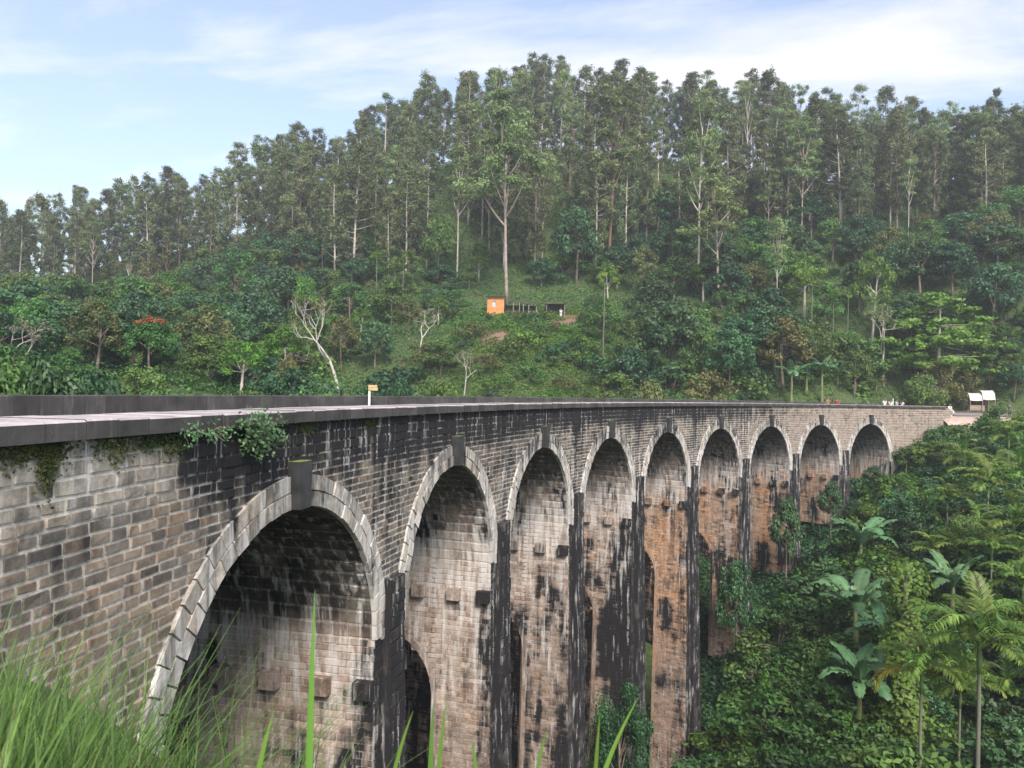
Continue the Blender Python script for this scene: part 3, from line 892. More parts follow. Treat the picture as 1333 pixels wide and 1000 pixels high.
# sandy path where the viaduct runs out on the right
PATH = simple('pinkish_soil', (.40, .30, .25), .95, .25, 1.2, .4)
q_ = np.linspace(95.2, 150, 60)
nl = -2.2 * sstep(95, 101, q_) + .7 * (fbm(q_ * .4, q_ * 0, 77) - .5)
prof = lambda i: ((nl[i] - 1.2, -2.6), (nl[i] - .6, -1.9), (nl[i], -1.35), (1.2, -1.12), (5, -1.0), (9.5, -1.03), (11.5, -1.1))
Vp = np.array([[B(q_[i], n, z + .05 * (fbm(np.array([q_[i] * 2]), np.array([n * 2.]), 3)[0] - .5)) for n, z in prof(i)] for i in range(60)]).reshape(-1, 3)
ii = np.arange(len(Vp)).reshape(60, 7)
Fp = np.stack([ii[:-1, :-1], ii[1:, :-1], ii[1:, 1:], ii[:-1, 1:]], -1).reshape(-1, 4)
tag(link('path', mesh('path', Vp, Fp[:, ::-1], PATH, smooth=True)), 'bare pinkish soil path running on from the end of the viaduct', kind='structure')

# ------------------------------------------------------------------ foliage building
def unit(a): return a / (np.linalg.norm(a, axis=-1, keepdims=True) + 1e-9)
def leafmesh(name, P, N, L, Wd, tone, mat, g, droop=0.0, fold=0.0):
    """one four-cornered leaf per point: base, two sides, tip"""
    n = len(P)
    N = unit(N)
    t = unit(np.cross(N, g.normal(0, 1, (n, 3))))
    t = unit(t + np.array([0, 0, -droop]))
    b = unit(np.cross(N, t))
    L = np.broadcast_to(np.asarray(L, float), (n,))[:, None] * g.uniform(.65, 1.35, (n, 1)); Wd = np.broadcast_to(np.asarray(Wd, float), (n,))[:, None] * g.uniform(.7, 1.3, (n, 1))
    V = np.stack([P - t * L * .5, P + b * Wd * .5 - t * L * .05 + N * Wd * fold, P + t * L * .5, P - b * Wd * .5 - t * L * .05 + N * Wd * fold], 1).reshape(-1, 3)
    Fq = np.arange(n * 4).reshape(n, 4)
    return mesh(name, V, Fq, mat, att={'tone': np.repeat(np.clip(tone, 0, 1), 4)})
def clump_points(c, r, n, g, shell=.55):
    d = unit(g.normal(0, 1, (n, 3)))
    rad = (shell + (1 - shell) * g.random((n, 1))) * g.uniform(.75, 1.08, (n, 1))
    return np.asarray(c) + d * rad * np.asarray(r), d
def crown(name, clumps, per, L, Wd, mat, g, upbias=.4, droop=0.0, shell=.5):
    P, N, T = [], [], []
    for c, r in clumps:
        k = max(8, int(per * g.uniform(.7, 1.3)))
        p, d = clump_points(c, r, k, g, shell)
        P.append(p); N.append(d + np.array([0, 0, upbias]) + g.normal(0, .45, (k, 3)))
        T.append(np.clip(g.normal(.45 + g.normal(0, .16), .2, k), 0, 1))
    return leafmesh(name, np.concatenate(P), np.concatenate(N), L, Wd, np.concatenate(T), mat, g, droop)
def limb(a, b, sag, k=5):
    a, b = np.asarray(a, float), np.asarray(b, float)
    t = np.linspace(0, 1, k)[:, None]
    p = a * (1 - t) + b * t
    p[:, 2] += sag * np.sin(t[:, 0] * math.pi)
    return p
def trunk_path(h, g, bend=.03, k=8):
    z = np.linspace(0, h, k)
    a, b = g.normal(0, bend, 2); ph = g.uniform(0, 6.28)
    return np.c_[a * z + .12 * np.sin(z * .4 + ph) * (z / h), b * z + .12 * np.cos(z * .33 + ph) * (z / h), z]
PR = {}
KIND = {'broad': 'broadleaf_tree', 'darkt': 'evergreen_tree', 'olive': 'olive_leaved_tree', 'bright': 'light_leaved_tree', 'near': 'leafy_tree'}
def proto(name, *parts): PR.setdefault(name, []).append(parts)
def place(kind, i, base, height, rz, name, label, cat, group=None, wide=1.0, sink=.15):
    parts, h0 = PR[kind][i % len(PR[kind])][0], PR[kind][i % len(PR[kind])][1]
    sc = height / h0
    e = empty(name, (float(base[0]), float(base[1]), float(base[2]) - sink), rz, label, cat, group)
    e.scale = (sc * wide, sc * wide, sc)
    for pn, me in parts: link(pn, me, e)
    return e

# pines: thin pale trunk, ragged narrow crown over the upper part
for v in range(7):
    g = np.random.default_rng(1000 + v)
    h = 24.0; tp = trunk_path(h, g, .02, 10)
    mb = MB(); mb.tube(tp, np.linspace(.26, .05, 10), 6)
    cl = []
    z = h * g.uniform(.13, .28)
    while z < h * 1.0:
        f = max(0, (z / h - .25) / .75)
        rr = (1.0 + 2.3 * math.sin(math.pi * min(1, .18 + f * .82)) ** .8) * g.uniform(.7, 1.15)
        for j in range(g.integers(2, 5)):
            a = g.uniform(0, 6.28); r = rr * g.uniform(.45, 1.0)
            c0 = np.array([np.interp(z, tp[:, 2], tp[:, 0]), np.interp(z, tp[:, 2], tp[:, 1]), z])
            c = c0 + np.array([math.cos(a) * r, math.sin(a) * r, g.uniform(.2, 1.0)])
            cl.append((c, np.array([g.uniform(.7, 1.35), g.uniform(.7, 1.35), g.uniform(.7, 1.5)])))
            if g.random() < .5: mb.tube(limb(c0 - [0, 0, .6], c, -.15, 4), np.linspace(.07, .025, 4), 4, cap=False)
        z += g.uniform(.65, 1.1)
    cl.append((tp[-1] + [0, 0, .3], np.array([.7, .7, .9])))
    cm = crown('pine_crown', cl, 105, .60, .17, LF['pine'], g, .5, shell=.2)
    proto('pine', [('trunk', mb.mesh('pine_trunk', BARK if v % 2 else PALEBARK, True)), ('crown', cm)], 25.0)

# tall gums: long pale trunk, flat-topped separate clumps
def gum(v, bark, mat, nclump, spread, h=24.0, fork=.55, per=190):
    g = np.random.default_rng(2000 + v)
    tp = trunk_path(h * .86, g, .03, 9)
    mb = MB(); mb.tube(tp, np.linspace(.22, .07, 9), 7)
    cl = []
    for j in range(nclump):
        f = fork + (1 - fork) * (j + .5) / nclump
        z0 = h * (f - .16) * g.uniform(.92, 1.02); a = j * 2.4 + g.uniform(-.5, .5)
        c0 = np.array([np.interp(z0, tp[:, 2], tp[:, 0]), np.interp(z0, tp[:, 2], tp[:, 1]), min(z0, h * .86)])
        r = spread * (1.15 - .75 * (f - fork) / (1 - fork)) * g.uniform(.4, 1.0)
        c = np.array([c0[0] + math.cos(a) * r, c0[1] + math.sin(a) * r, h * f])
        mb.tube(limb(c0, c - [0, 0, .25], -.3, 5), np.linspace(.13, .04, 5), 5, cap=False)
        w = g.uniform(1.3, 2.3)
        for q in range(4):
            o = g.normal(0, w * .55, 3) * [1, 1, .35]
            cl.append((c + o, np.array([w, w, w * .46]) * g.uniform(.6, 1.0)))
    cl.append((np.array([tp[-1][0], tp[-1][1], h * .96]), np.array([1.9, 1.9, .9])))
    cm = crown('gum_crown', cl, per / 1.7, .50, .18, mat, g, .9, .3, shell=.2)
    proto('gum', [('trunk', mb.mesh('gum_trunk', bark, True)), ('crown', cm)], h)
GUMBARK = simple('pinkish_gum_bark', (.30, .235, .20), .85, .3, 1.5, .2)
gum(0, GUMBARK, LF['euc'], 15, 4.4); gum(1, PALEBARK, LF['euc'], 12, 3.6); gum(2, BROWNBARK, LF['euc'], 11, 3.4, fork=.5); gum(3, PALEBARK, LF['euc'], 9, 3.0, fork=.6)

# rounded broadleaf trees
def broad(kind, v, mat, h=9.0, rx=3.4, ncl=30, per=120, L=.36, Wd=.21, crownlow=.12, bark=BARK):
    g = np.random.default_rng(3000 + v)
    tp = trunk_path(h * .6, g, .04, 6)
    mb = MB(); mb.tube(tp, np.linspace(.22, .08, 6), 6)
    cl = []
    for j in range(ncl):
        d = unit(g.normal(0, 1, 3)); d[2] = abs(d[2]) * 1.1 - .35
        k = g.uniform(.5, 1.0)
        c = np.array([d[0] * rx * k, d[1] * rx * k, h * (crownlow + (1 - crownlow) * .48) + d[2] * h * (1 - crownlow) * .46 * (.75 + .35 * k)])
        w = g.uniform(.8, 1.4) * rx / 3.4
        cl.append((c, np.array([w, w, w * .68])))
        if j % 3 == 0: mb.tube(limb(tp[3] + (tp[5] - tp[3]) * g.random(), c, .1, 4), np.linspace(.08, .025, 4), 4, cap=False)
    cm = crown('leaf_crown', cl, per, L, Wd, mat, g, .55, .15, shell=.4)
    proto(kind, [('trunk', mb.mesh('tree_trunk', bark, True)), ('crown', cm)], h)
for v in range(3): broad('broad', v, LF['broad'], ncl=30 + v * 4, rx=3.2 + .3 * v)
for v in range(3): broad('darkt', 10 + v, LF['dark'], ncl=34, rx=3.6, L=.4, Wd=.26)
for v in range(2): broad('bright', 20 + v, LF['bright'], ncl=26, rx=2.8, L=.3, Wd=.17, bark=PALEBARK)
for v in range(2): broad('olive', 30 + v, LF['olive'], ncl=28, rx=3.0, per=100)
for v in range(3): broad('near', 50 + v, LF['broad' if v < 2 else 'dark'], ncl=38, rx=3.4, per=300, L=.19, Wd=.11)
broad('flowering', 40, LF['broad'], ncl=34, rx=3.6)
g = np.random.default_rng(77)
cl = [(np.array([math.cos(a) * r, math.sin(a) * r, 7.9 + .6 * g.random() - r * .25]), np.array([.6, .6, .35])) for a, r in zip(g.uniform(0, 6.28, 16), g.uniform(.2, 2.8, 16))]
PR['flowering'][0][0].append(('blossom', crown('blossom', cl, 30, .3, .2, LF['flower'], g, .8)))
# shrubs: leafy to the ground
def shrub(kind, v, mat, L, Wd, per=70, ncl=16):
    g = np.random.default_rng(4000 + v)
    cl = []; mb = MB()
    for j in range(ncl):
        a = g.uniform(0, 6.28); r = g.random() ** .6
        z = (1 - r * r) * .75 * g.uniform(.55, 1.1) + .18
        c = np.array([math.cos(a) * r, math.sin(a) * r, z]); w = g.uniform(.24, .42)
        cl.append((c, np.array([w, w, w * .75])))
        if j % 2 == 0: mb.tube(limb((g.normal(0, .06), g.normal(0, .06), 0), c, .03, 4), np.linspace(.03, .01, 4), 4, cap=False)
    cm = crown('shrub_leaves', cl, per, L, Wd, mat, g, .6, .2, shell=.35)
    proto(kind, [('stems', mb.mesh('shrub_stems', BARK)), ('foliage', cm)], 1.15)
for v in range(3): shrub('shrub', v, LF['broad'], .13, .075)
for v in range(2): shrub('shrubd', 10 + v, LF['dark'], .15, .09)
shrub('shrubb', 20, LF['bright'], .12, .07)
shrub('shrubo', 30, LF['olive'], .11, .06)
# flat layered tree
g = np.random.default_rng(51)
mb = MB(); tp = trunk_path(7.6, g, .01, 7); mb.tube(tp, np.linspace(.16, .04, 7), 6); cl = []
for z, r, n in ((2.6, 4.6, 34), (3.4, 3.2, 16), (4.4, 4.2, 30), (5.2, 2.6, 14), (6.1, 3.2, 22), (7.2, 2.1, 14), (8.0, 1.2, 9)):
    for j in range(n):
        a = g.uniform(0, 6.28); q = r * math.sqrt(g.random())
        c = np.array([math.cos(a) * q, math.sin(a) * q, z + g.normal(0, .24) - .07 * q]); w = g.uniform(.5, 1.0)
        cl.append((c, np.array([w, w, w * .42])))
        if j % 3 == 0: mb.tube(limb((0, 0, z - .2), c, 0, 3), np.linspace(.05, .015, 3), 4, cap=False)
proto('layered', [('trunk', mb.mesh('layered_trunk', PALEBARK, True)), ('crown', crown('layered_crown', cl, 110, .30, .2, LF['lime'], g, .5, .1, .2))], 8.4)
# nearly leafless trees
def bare(v, nleaf, mat):
    g = np.random.default_rng(5000 + v)
    mb = MB(); tips = []
    def grow(p, d, ln, r, lev):
        k = 5; pts = [p]
        for i in range(k):
            d = unit(d + g.normal(0, .07 if lev == 0 else .14, 3) + np.array([0, 0, .12 if lev < 2 else .06])); pts.append(pts[-1] + d * ln / k)
        mb.tube(pts, np.linspace(r, r * .55, k + 1), 5 if lev < 2 else 4, cap=lev == 0)
        if lev == 5: tips.append(pts[-1]); return
        for j in range(2 if lev < 1 else g.integers(2, 4)):
            grow(pts[-1 - (j > 1)], unit(d + g.normal(0, .48, 3) + np.array([0, 0, .12])), ln * g.uniform(.6, .8), r * .6, lev + 1)
    grow(np.zeros(3), np.array([0, 0, 1.]), 3.4, .2, 0)
    h = max(t[2] for t in tips)
    parts = [('trunk', mb.mesh('bare_trunk', PALEBARK, True))]
    cl = [(t, np.array([.4, .4, .3])) for t in tips[::2]]
    parts.append(('crown', crown('sparse_crown', cl, nleaf, .26, .12, mat, g, .5)))
    proto('bare', parts, float(h))
bare(0, 9, LF['olive']); bare(1, 14, LF['dry']); bare(2, 16, LF['dry']); bare(3, 60, LF['euc'])
# areca palms: fronds are pieces of their own
def frond(v, mat, L=2.3, drop=1.0, name='frond'):
    g = np.random.default_rng(6000 + v)
    t = np.linspace(0, 1, 15)
    ang = math.radians(68) - t ** 1.3 * math.radians(95) * drop
    x = np.r_[0, np.cumsum(np.cos(ang[:-1]) * L / 14)]; z = np.r_[0, np.cumsum(np.sin(ang[:-1]) * L / 14)]
    ra = np.c_[x, 0 * x, z]
    mb = MB(); mb.tube(ra, np.linspace(.022, .006, 15), 4, cap=False)
    V, Fq = list(mb.v), list(mb.f); tone = [.75] * len(V)
    for i in range(24):
        f = .16 + .84 * i / 24
        p = np.array([np.interp(f, t, x), 0, np.interp(f, t, z)]); a = np.interp(f, t, ang)
        T = np.array([math.cos(a), 0, math.sin(a)])
        ll = .62 * math.sin(math.pi * min(1, .12 + f * .86)) ** .6
        for sd in (-1, 1):
            d = unit(T * .75 + np.array([0, sd * .85, .22]) + g.normal(0, .07, 3))
            q1 = p + d * ll * .5; q2 = p + d * ll + np.array([0, 0, -ll * g.uniform(.18, .5)])
            w = unit(np.cross(d, [0, sd * .3, 1])) * .05
            o = len(V)
            V += [p, q1 + w, q2, q1 - w]; Fq.append((o, o + 1, o + 2, o + 3)); tone += [float(np.clip(g.normal(.5, .2), 0, 1))] * 4
    return mesh(name, np.array(V), Fq, mat, att={'tone': tone})
FR = [frond(0, LF['palm']), frond(1, LF['palm'], 2.5, 1.15), frond(2, LF['palm'], 2.1, .85)]
FRY = frond(3, LF['yellow'], 2.2, 1.35)
mb = MB(); mb.tube([(0, 0, 0), (.02, 0, .3), (-.02, .02, .7), (0, 0, 1)], (.085, .07, .065, .055), 8); PTR = mb.mesh('palm_trunk', PALMBARK, True)
mb = MB(); mb.tube([(0, 0, -.1), (0, 0, .25), (0, 0, .75), (0, 0, 1.0)], (.06, .085, .07, .03), 8); PSH = mb.mesh('palm_shaft', SHAFT, True)
def palm(base, height, name, label, group, nf=10, size=1.0, yellow=0, lean=0.0, seed=0):
    g = np.random.default_rng(7000 + seed)
    e = empty(name, (float(base[0]), float(base[1]), float(base[2]) - .1), g.uniform(0, 6.28), label, 'palm', group)
    e.rotation_euler[0] = lean
    t = link('trunk', PTR, e); t.scale = (size, size, height)
    s_ = link('crownshaft', PSH, e, (0, 0, height)); s_.scale = (size, size, size)
    for j in range(nf):
        f = link('frond', FR[j % 3] if j >= yellow else FRY, e, (0, 0, height + (.55 + .4 * j / nf) * size))
        if j < yellow: f['label'] = 'yellowed drooping frond'
        f.rotation_euler = (0, math.radians(g.uniform(-12, 12) + 34 * (1 - j / nf) - (38 if j == nf - 1 else 8)), j * 2.4 + g.uniform(-.3, .3))
        k = size * g.uniform(.85, 1.15); f.scale = (k, k, k)
    return e
# bananas
def bleaf(v, L=2.0, W=.52, drop=1.0):
    g = np.random.default_rng(8000 + v)
    n, m = 22, 7; t = np.linspace(0, 1, n)
    ang = math.radians(66) - t ** 1.5 * math.radians(105) * drop
    x = np.r_[0, np.cumsum(np.cos(ang[:-1]) * L / (n - 1))]; z = np.r_[0, np.cumsum(np.sin(ang[:-1]) * L / (n - 1))]
    w = W * .5 * np.where(t < .16, .05 + 0 * t, np.clip(np.sin(math.pi * np.clip((t - .14) / .88, 0, 1)) ** .45, .02, 1))
    V, Fq = [], []
    for i in range(n):
        rag = g.uniform(.8, 1.05, 2)
        for j in range(m):
            y = -1 + 2 * j / (m - 1); k = w[i] * (rag[0] if y < 0 else rag[1])
            V.append((x[i] - abs(y) * k * .25 * math.sin(ang[i]), y * k, z[i] + abs(y) * k * (.42 - .75 * abs(y) * (t[i] > .4) * g.uniform(.5, 1.3))))
    for i in range(n - 1):
        for j in range(m - 1):
            if t[i] > .25 and j in (0, 1, m - 2, m - 3) and g.random() < .07: continue
            Fq.append((i * m + j, (i + 1) * m + j, (i + 1) * m + j + 1, i * m + j + 1))
    tone = np.clip(np.repeat(g.normal(.55, .12, n), m) + np.tile(np.where(np.arange(m) == m // 2, .35, 0), n), 0, 1)
    return mesh('banana_leaf', np.array(V), Fq, LF['banana'], att={'tone': tone}, smooth=True)
BL = [bleaf(0), bleaf(1, 2.2, .56, 1.25), bleaf(2, 1.8, .5, .6), bleaf(3, 2.1, .5, .85)]
mb = MB(); mb.tube([(0, 0, 0), (.01, .02, .3), (0, .03, .7), (0, 0, 1)], (.15, .12, .10, .06), 9); BST = mb.mesh('banana_stem', BSTEM, True)
def banana(base, height, name, label, group, nl=9, size=1.0, seed=0):
    g = np.random.default_rng(9000 + seed)
    e = empty(name, (float(base[0]), float(base[1]), float(base[2]) - .1), g.uniform(0, 6.28), label, 'banana plant', group)
    st = link('stem', BST, e); st.scale = (size, size, height)
    for j in range(nl):
        f = link('leaf', BL[2] if j >= nl - 2 else BL[(j * 3) % 4], e, (0, 0, height * .93))
        f.rotation_euler = (g.normal(0, .1), math.radians(28 * (1 - j / nl) - 10 + g.uniform(-10, 10)), j * 2.4 + g.uniform(-.4, .4))
        k = size * g.uniform(.8, 1.15); f.scale = (k, k * 1.1, k)
    return e

# ------------------------------------------------------------------ the wooded hill
def vH(u, d):
    p = CAM + d[:, None] * (fw + RT * ((u - PW / 2) / F)[:, None]); z = H(p[:, 0], p[:, 1])
    q = np.c_[p[:, :2], z]; a, b, c = project(q)
    return q, b, c
LINE_U = [-200, 0, 130, 250, 330, 420, 500, 640, 760, 850, 1000, 1100, 1200, 1333, 1500]
LINE_V = [395, 388, 392, 375, 345, 365, 372, 384, 372, 345, 335, 330, 318, 312, 300]
g = np.random.default_rng(12)
taken = []
def free(p, r):
    for q in taken:
        if (p[0] - q[0]) ** 2 + (p[1] - q[1]) ** 2 < max(r, 0) ** 2: return False
    return True
# named, clearly told-apart trees first: kind, variant, u, v base, v top, width, name, label, category
NAMED = [
    ('gum', 0, 660, 402, 128, 1.0, 'gum_tree', 'very tall gum tree with flat pale-green clumps standing beside the orange house', 'tree'),
    ('gum', 2, 792, 352, 108, .95, 'gum_tree', 'tall gum tree with brown trunk rising behind the dark domed tree', 'tree'),
    ('gum', 1, 908, 380, 128, .75, 'gum_tree', 'tall gum tree with a long pale slightly leaning trunk above the viaduct middle', 'tree'),
    ('gum', 0, 936, 402, 222, 1.15, 'gum_tree', 'gum tree with umbrella-like crown and brown trunk right of the pale leaning one', 'tree'),
    ('gum', 3, 1010, 440, 282, .6, 'gum_tree', 'slim white-trunked tree with a small forked top and few leaves', 'tree'),
    ('bright', 0, 1135, 452, 308, .62, 'broadleaf_tree', 'white-branched tree with a rounded light-green crown above the palms', 'tree'),
    ('bright', 1, 395, 440, 346, .62, 'broadleaf_tree', 'bright yellow-green tree on the slope left of the pale bare tree', 'tree'),
    ('darkt', 0, 750, 372, 256, .62, 'broadleaf_tree', 'dark green dome-shaped tree above and right of the orange house', 'tree'),
    ('darkt', 1, 803, 380, 312, 1.0, 'broadleaf_tree', 'blue-green spreading tree behind the lone palm with the orange stem', 'tree'),
    ('darkt', 2, 872, 520, 384, .85, 'broadleaf_tree', 'large dense dark-green tree just behind the middle of the viaduct', 'tree'),
    ('broad', 0, 815, 515, 430, .9, 'broadleaf_tree', 'mid-green tree at the left foot of the large dense dark one', 'tree'),
    ('darkt', 0, 950, 520, 420, .8, 'broadleaf_tree', 'dark round tree at the right foot of the large dense dark one', 'tree'),
    ('darkt', 1, 575, 385, 340, 1.5, 'broadleaf_tree', 'low wide blue-green tree just left of the orange house', 'tree'),
    ('broad', 1, 305, 420, 312, .75, 'broadleaf_tree', 'tall rounded green tree standing in front of the pines at left', 'tree'),
    ('broad', 2, 570, 372, 272, .55, 'broadleaf_tree', 'narrow mid-green tree in front of the dark pines above the blue-green one', 'tree'),
    ('flowering', 0, 195, 500, 405, .95, 'flowering_tree', 'rounded tree with orange-red blossom on top behind the left parapet', 'tree'),
    ('bare', 0, 441, 520, 385, .95, 'bare_tree', 'pale almost leafless forked tree rising right behind the parapet', 'tree'),
    ('bare', 1, 546, 462, 398, 1.1, 'bare_tree', 'small pale thin-leaved tree on the slope below the blue-green tree', 'tree'),
    ('bare', 2, 604, 520, 458, .9, 'dry_shrub', 'dry greyish leafless bush left of the grassy clearing', 'shrub'),
    ('bare', 0, 160, 400, 338, .9, 'bare_tree', 'pale thin tree in the haze below the left end of the ridge', 'tree'),
    ('bare', 1, 15, 505, 415, 1.2, 'bare_tree', 'tangled grey leafless tree at the left edge behind the parapet', 'tree'),
    ('layered', 0, 1219, 522, 392, 1.3, 'layered_tree', 'bright light-green tree with flat tiers of branches near the white stall', 'tree'),
    ('bare', 3, 1150, 505, 395, 1.0, 'thin_tree', 'thin reddish-twigged tree left of the bright tiered one', 'tree'),
    ('olive', 0, 375, 518, 458, .8, 'olive_tree', 'yellow-olive small tree just behind the parapet left of the bare tree', 'tree'),
    ('broad', 0, 1112, 520, 447, .75, 'round_shrub', 'round green bush below the two slim palms', 'shrub'),
    ('olive', 1, 1140, 522, 478, 1.1, 'olive_tree', 'low reddish-green spreading bush above the people in white', 'shrub'),
    ('darkt', 2, 1290, 440, 335, .9, 'broadleaf_tree', 'dark broad tree up the slope behind the white stall', 'tree'),
    ('broad', 1, 1075, 445, 355, .6, 'broadleaf_tree', 'dark narrow tree behind the pair of slim palms', 'tree'),
]
for i, (kd, v, u, vb, vt, wd, nm, lb, ct) in enumerate(NAMED):
    p, d = hit(u, min(vb, 517.5) if vb > 505 else vb, 45)
    hh = max(2.0, (vb - vt) * d / F)
    place(kd, v, p, hh, g.uniform(0, 6.28), KIND.get(kd, nm) if nm == 'broadleaf_tree' else nm, lb, ct, None, wd)
    taken.append(p)
# pine forest
n_p = 0
u = g.uniform(-90, 1430, 9000); d = g.uniform(118, 236, 9000)
q, vv_, dd_ = vH(u, d)
ug, vg, _ = project(q)
for i in range(9000):
    if n_p >= 375: break
    lim = np.interp(u[i], LINE_U, LINE_V)
    if vv_[i] > lim + 4: continue
    if not free(q[i], 3.7): continue
    if 615 < u[i] < 745 and vv_[i] > 368: continue
    taken.append(q[i]); n_p += 1
    hgt = g.uniform(17, 28) * (1.0 if u[i] > 300 else .92)
    if u[i] < 330: lb, gr = 'tall hazy pine in the stand on the left shoulder of the ridge', 'pines on the left shoulder of the ridge'
    elif u[i] < 700: lb, gr = 'tall grey-green pine in the dense stand left of the ridge top', 'pines left of the ridge top'
    elif u[i] < 1020: lb, gr = 'tall grey-green pine in the dense stand on the ridge top', 'pines on the ridge top'
    else: lb, gr = 'tall thin-trunked pine in the stand on the right part of the ridge', 'pines on the right part of the ridge'
    if g.random() < (.26 if u[i] > 480 else .14): place('gum', int(g.integers(0, 4)), q[i], hgt * .98, g.uniform(0, 6.28), 'gum_tree', lb.replace('pine', 'gum tree').replace('grey-green', 'pale-green'), 'tree', gr.replace('pines', 'gum trees'), g.uniform(.6, .85))
    else: place('pine', int(g.integers(0, 7)), q[i], hgt, g.uniform(0, 6.28), 'pine_tree', lb, 'tree', gr, g.uniform(.9, 1.25))
print('pines', n_p)
# thicket on the lower slope
n_t = 0
u = g.uniform(-60, 1400, 9000); d = g.uniform(62, 195, 9000)
q, vv_, dd_ = vH(u, d)
nn_ = np.hypot(q[:, 0], q[:, 1] + R) - R
for i in range(9000):
    if n_t >= 470: break
    lim = np.interp(u[i], LINE_U, LINE_V)
    if vv_[i] < lim - 70 or (nn_[i] < 16 and u[i] < 1090) or nn_[i] < 13.2 or vv_[i] > 575: continue
    clear = (600 < u[i] < 780 and vv_[i] > 392)
    if u[i] > 1090 and nn_[i] < 13.4: continue
    big = g.random() < (.12 if clear else .84)
    if not free(q[i], 2.0 if not big else 3.0): continue
    if 600 < u[i] < 760 and 372 < vv_[i] < 420 and d[i] < 150: continue
    if 612 < u[i] < 770 and 405 < vv_[i] < 432: continue
    taken.append(q[i]); n_t += 1
    if 612 < u[i] < 770 and vv_[i] > 390 and d[i] < 150: big = False
    zone = 'left' if u[i] < 420 else 'middle' if u[i] < 800 else 'right'
    where = {'left': 'in the thicket behind the left part of the parapet', 'middle': 'on the slope below the orange house and its neighbours', 'right': 'on the slope behind the right half of the viaduct'}[zone]
    r_ = g.random()
    if big:
        kd, word = [('broad', 'mid-green rounded tree'), ('darkt', 'dark-green rounded tree'), ('olive', 'yellow-olive rounded tree'), ('bright', 'light-green rounded tree')][0 if r_ < .42 else 1 if r_ < .78 else 2 if r_ < .9 else 3]
        hgt = g.uniform(6.0, 12.0) * (.75 if zone == 'middle' else 1) * (.8 if d[i] < 95 else 1)
        place(kd, int(g.integers(0, 3)), q[i], hgt, g.uniform(0, 6.28), KIND[kd], word + ' ' + where, 'tree', word + 's ' + where, g.uniform(.75, 1.2))
    else:
        kd, word = [('shrub', 'mid-green leafy shrub'), ('shrubd', 'dark-green leafy shrub'), ('shrubo', 'yellow-olive leafy shrub'), ('shrubb', 'light-green leafy shrub')][0 if r_ < .45 else 1 if r_ < .65 else 2 if r_ < .8 else 3]
        place(kd, int(g.integers(0, 3)), q[i], g.uniform(2.4, 5.0) * (.42 if clear else 1), g.uniform(0, 6.28), 'shrub', word + ' ' + where, 'shrub', word + 's ' + where, g.uniform(.9, 1.4))
print('thicket', n_t)
g = np.random.default_rng(616)
for j in range(95):
    s = -9 + 104 * (j + g.random()) / 95; n = g.uniform(13, 21)
    p = B(s, n, 0); p[2] = H1(p[0], p[1])
    uu_, _, dd2 = project(p + np.array([0, 0, 1]))
    if 590 < uu_ < 790: topz = g.uniform(-.2, .9)
    elif uu_ > 1000: topz = g.uniform(-.3, 1.0)
    else: topz = g.uniform(.8, 3.6)
    hh = topz - G * s - p[2]
    if hh < .8: continue
    w_ = 'close behind the far parapet, left of the trackside sign' if uu_ < 485 else 'close behind the far parapet, right of the trackside sign'
    kd, word = (('darkt', 'dark-green'), ('broad', 'mid-green'), ('broad', 'mid-green'), ('olive', 'yellow-olive'), ('bright', 'light-green'))[int(g.integers(0, 5))]
    if s < 42: kd, word = 'near', 'small-leaved green'
    place(kd, j, p, hh, g.uniform(0, 6.28), KIND[kd], word + ' leafy tree ' + w_, 'tree', word + ' trees ' + w_, min(1.5, max(.5, 4.5 / hh)))
for j in range(22):
    u_, v_ = 1245 + 100 * g.random(), 385 + 120 * g.random()
    if 1190 < u_ < 1250 and v_ > 480: continue
    p, d_ = hit(u_, v_, 95, 200)
    if np.hypot(p[0], p[1] + R) - R < 13.2: continue
    kd, word = (('darkt', 'dark-green'), ('broad', 'mid-green'), ('bright', 'light-green'), ('shrub', 'low mid-green'))[j % 4]
    place(kd, j, p, g.uniform(3, 7) if kd != 'shrub' else g.uniform(2, 3.4), g.uniform(0, 6.28), KIND.get(kd, 'shrub'), word + ' tree on the bank behind the stall at the right edge', 'tree', word + ' trees on the bank behind the stall', g.uniform(.8, 1.2))
# palms and bananas behind the viaduct
def base_under(u, v, d):
    p = at(u, v, d); return np.array([p[0], p[1], H1(p[0], p[1])])
for j, (u_, vt_, vb_, lb) in enumerate(((785, 352, 470, 'lone palm with orange fruit stem standing above the large dark tree'), (1084, 385, 458, 'left one of two slim palms below the white-branched tree'), (1103, 380, 452, 'right one of two slim palms below the white-branched tree'),
        (1056, 365, 450, 'slim palm left of the pair near the white-branched tree'), (1040, 428, 500, 'palm with drooping fronds above the banana clump'), (985, 428, 480, 'small palm at the shady edge right of the large dark tree'), (1012, 445, 505, 'short palm just left of the banana clump'),
        (513, 345, 415, 'leftmost of the thin palms on the slope left of the orange house'), (524, 338, 415, 'middle one of the thin palms on the slope left of the orange house'), (489, 330, 415, 'tallest thin palm on the slope left of the orange house'), (1253, 390, 440, 'palm with yellow-green fronds behind the tiered tree'))):
    p, d_ = hit(u_, min(vb_, 517), 45)
    palm(p, max(2, (vb_ - vt_) * d_ / F - 1.6), 'areca_palm', lb, 'palms on the slope behind the viaduct', 9, 1.0 if j != 0 else 1.15, seed=j)
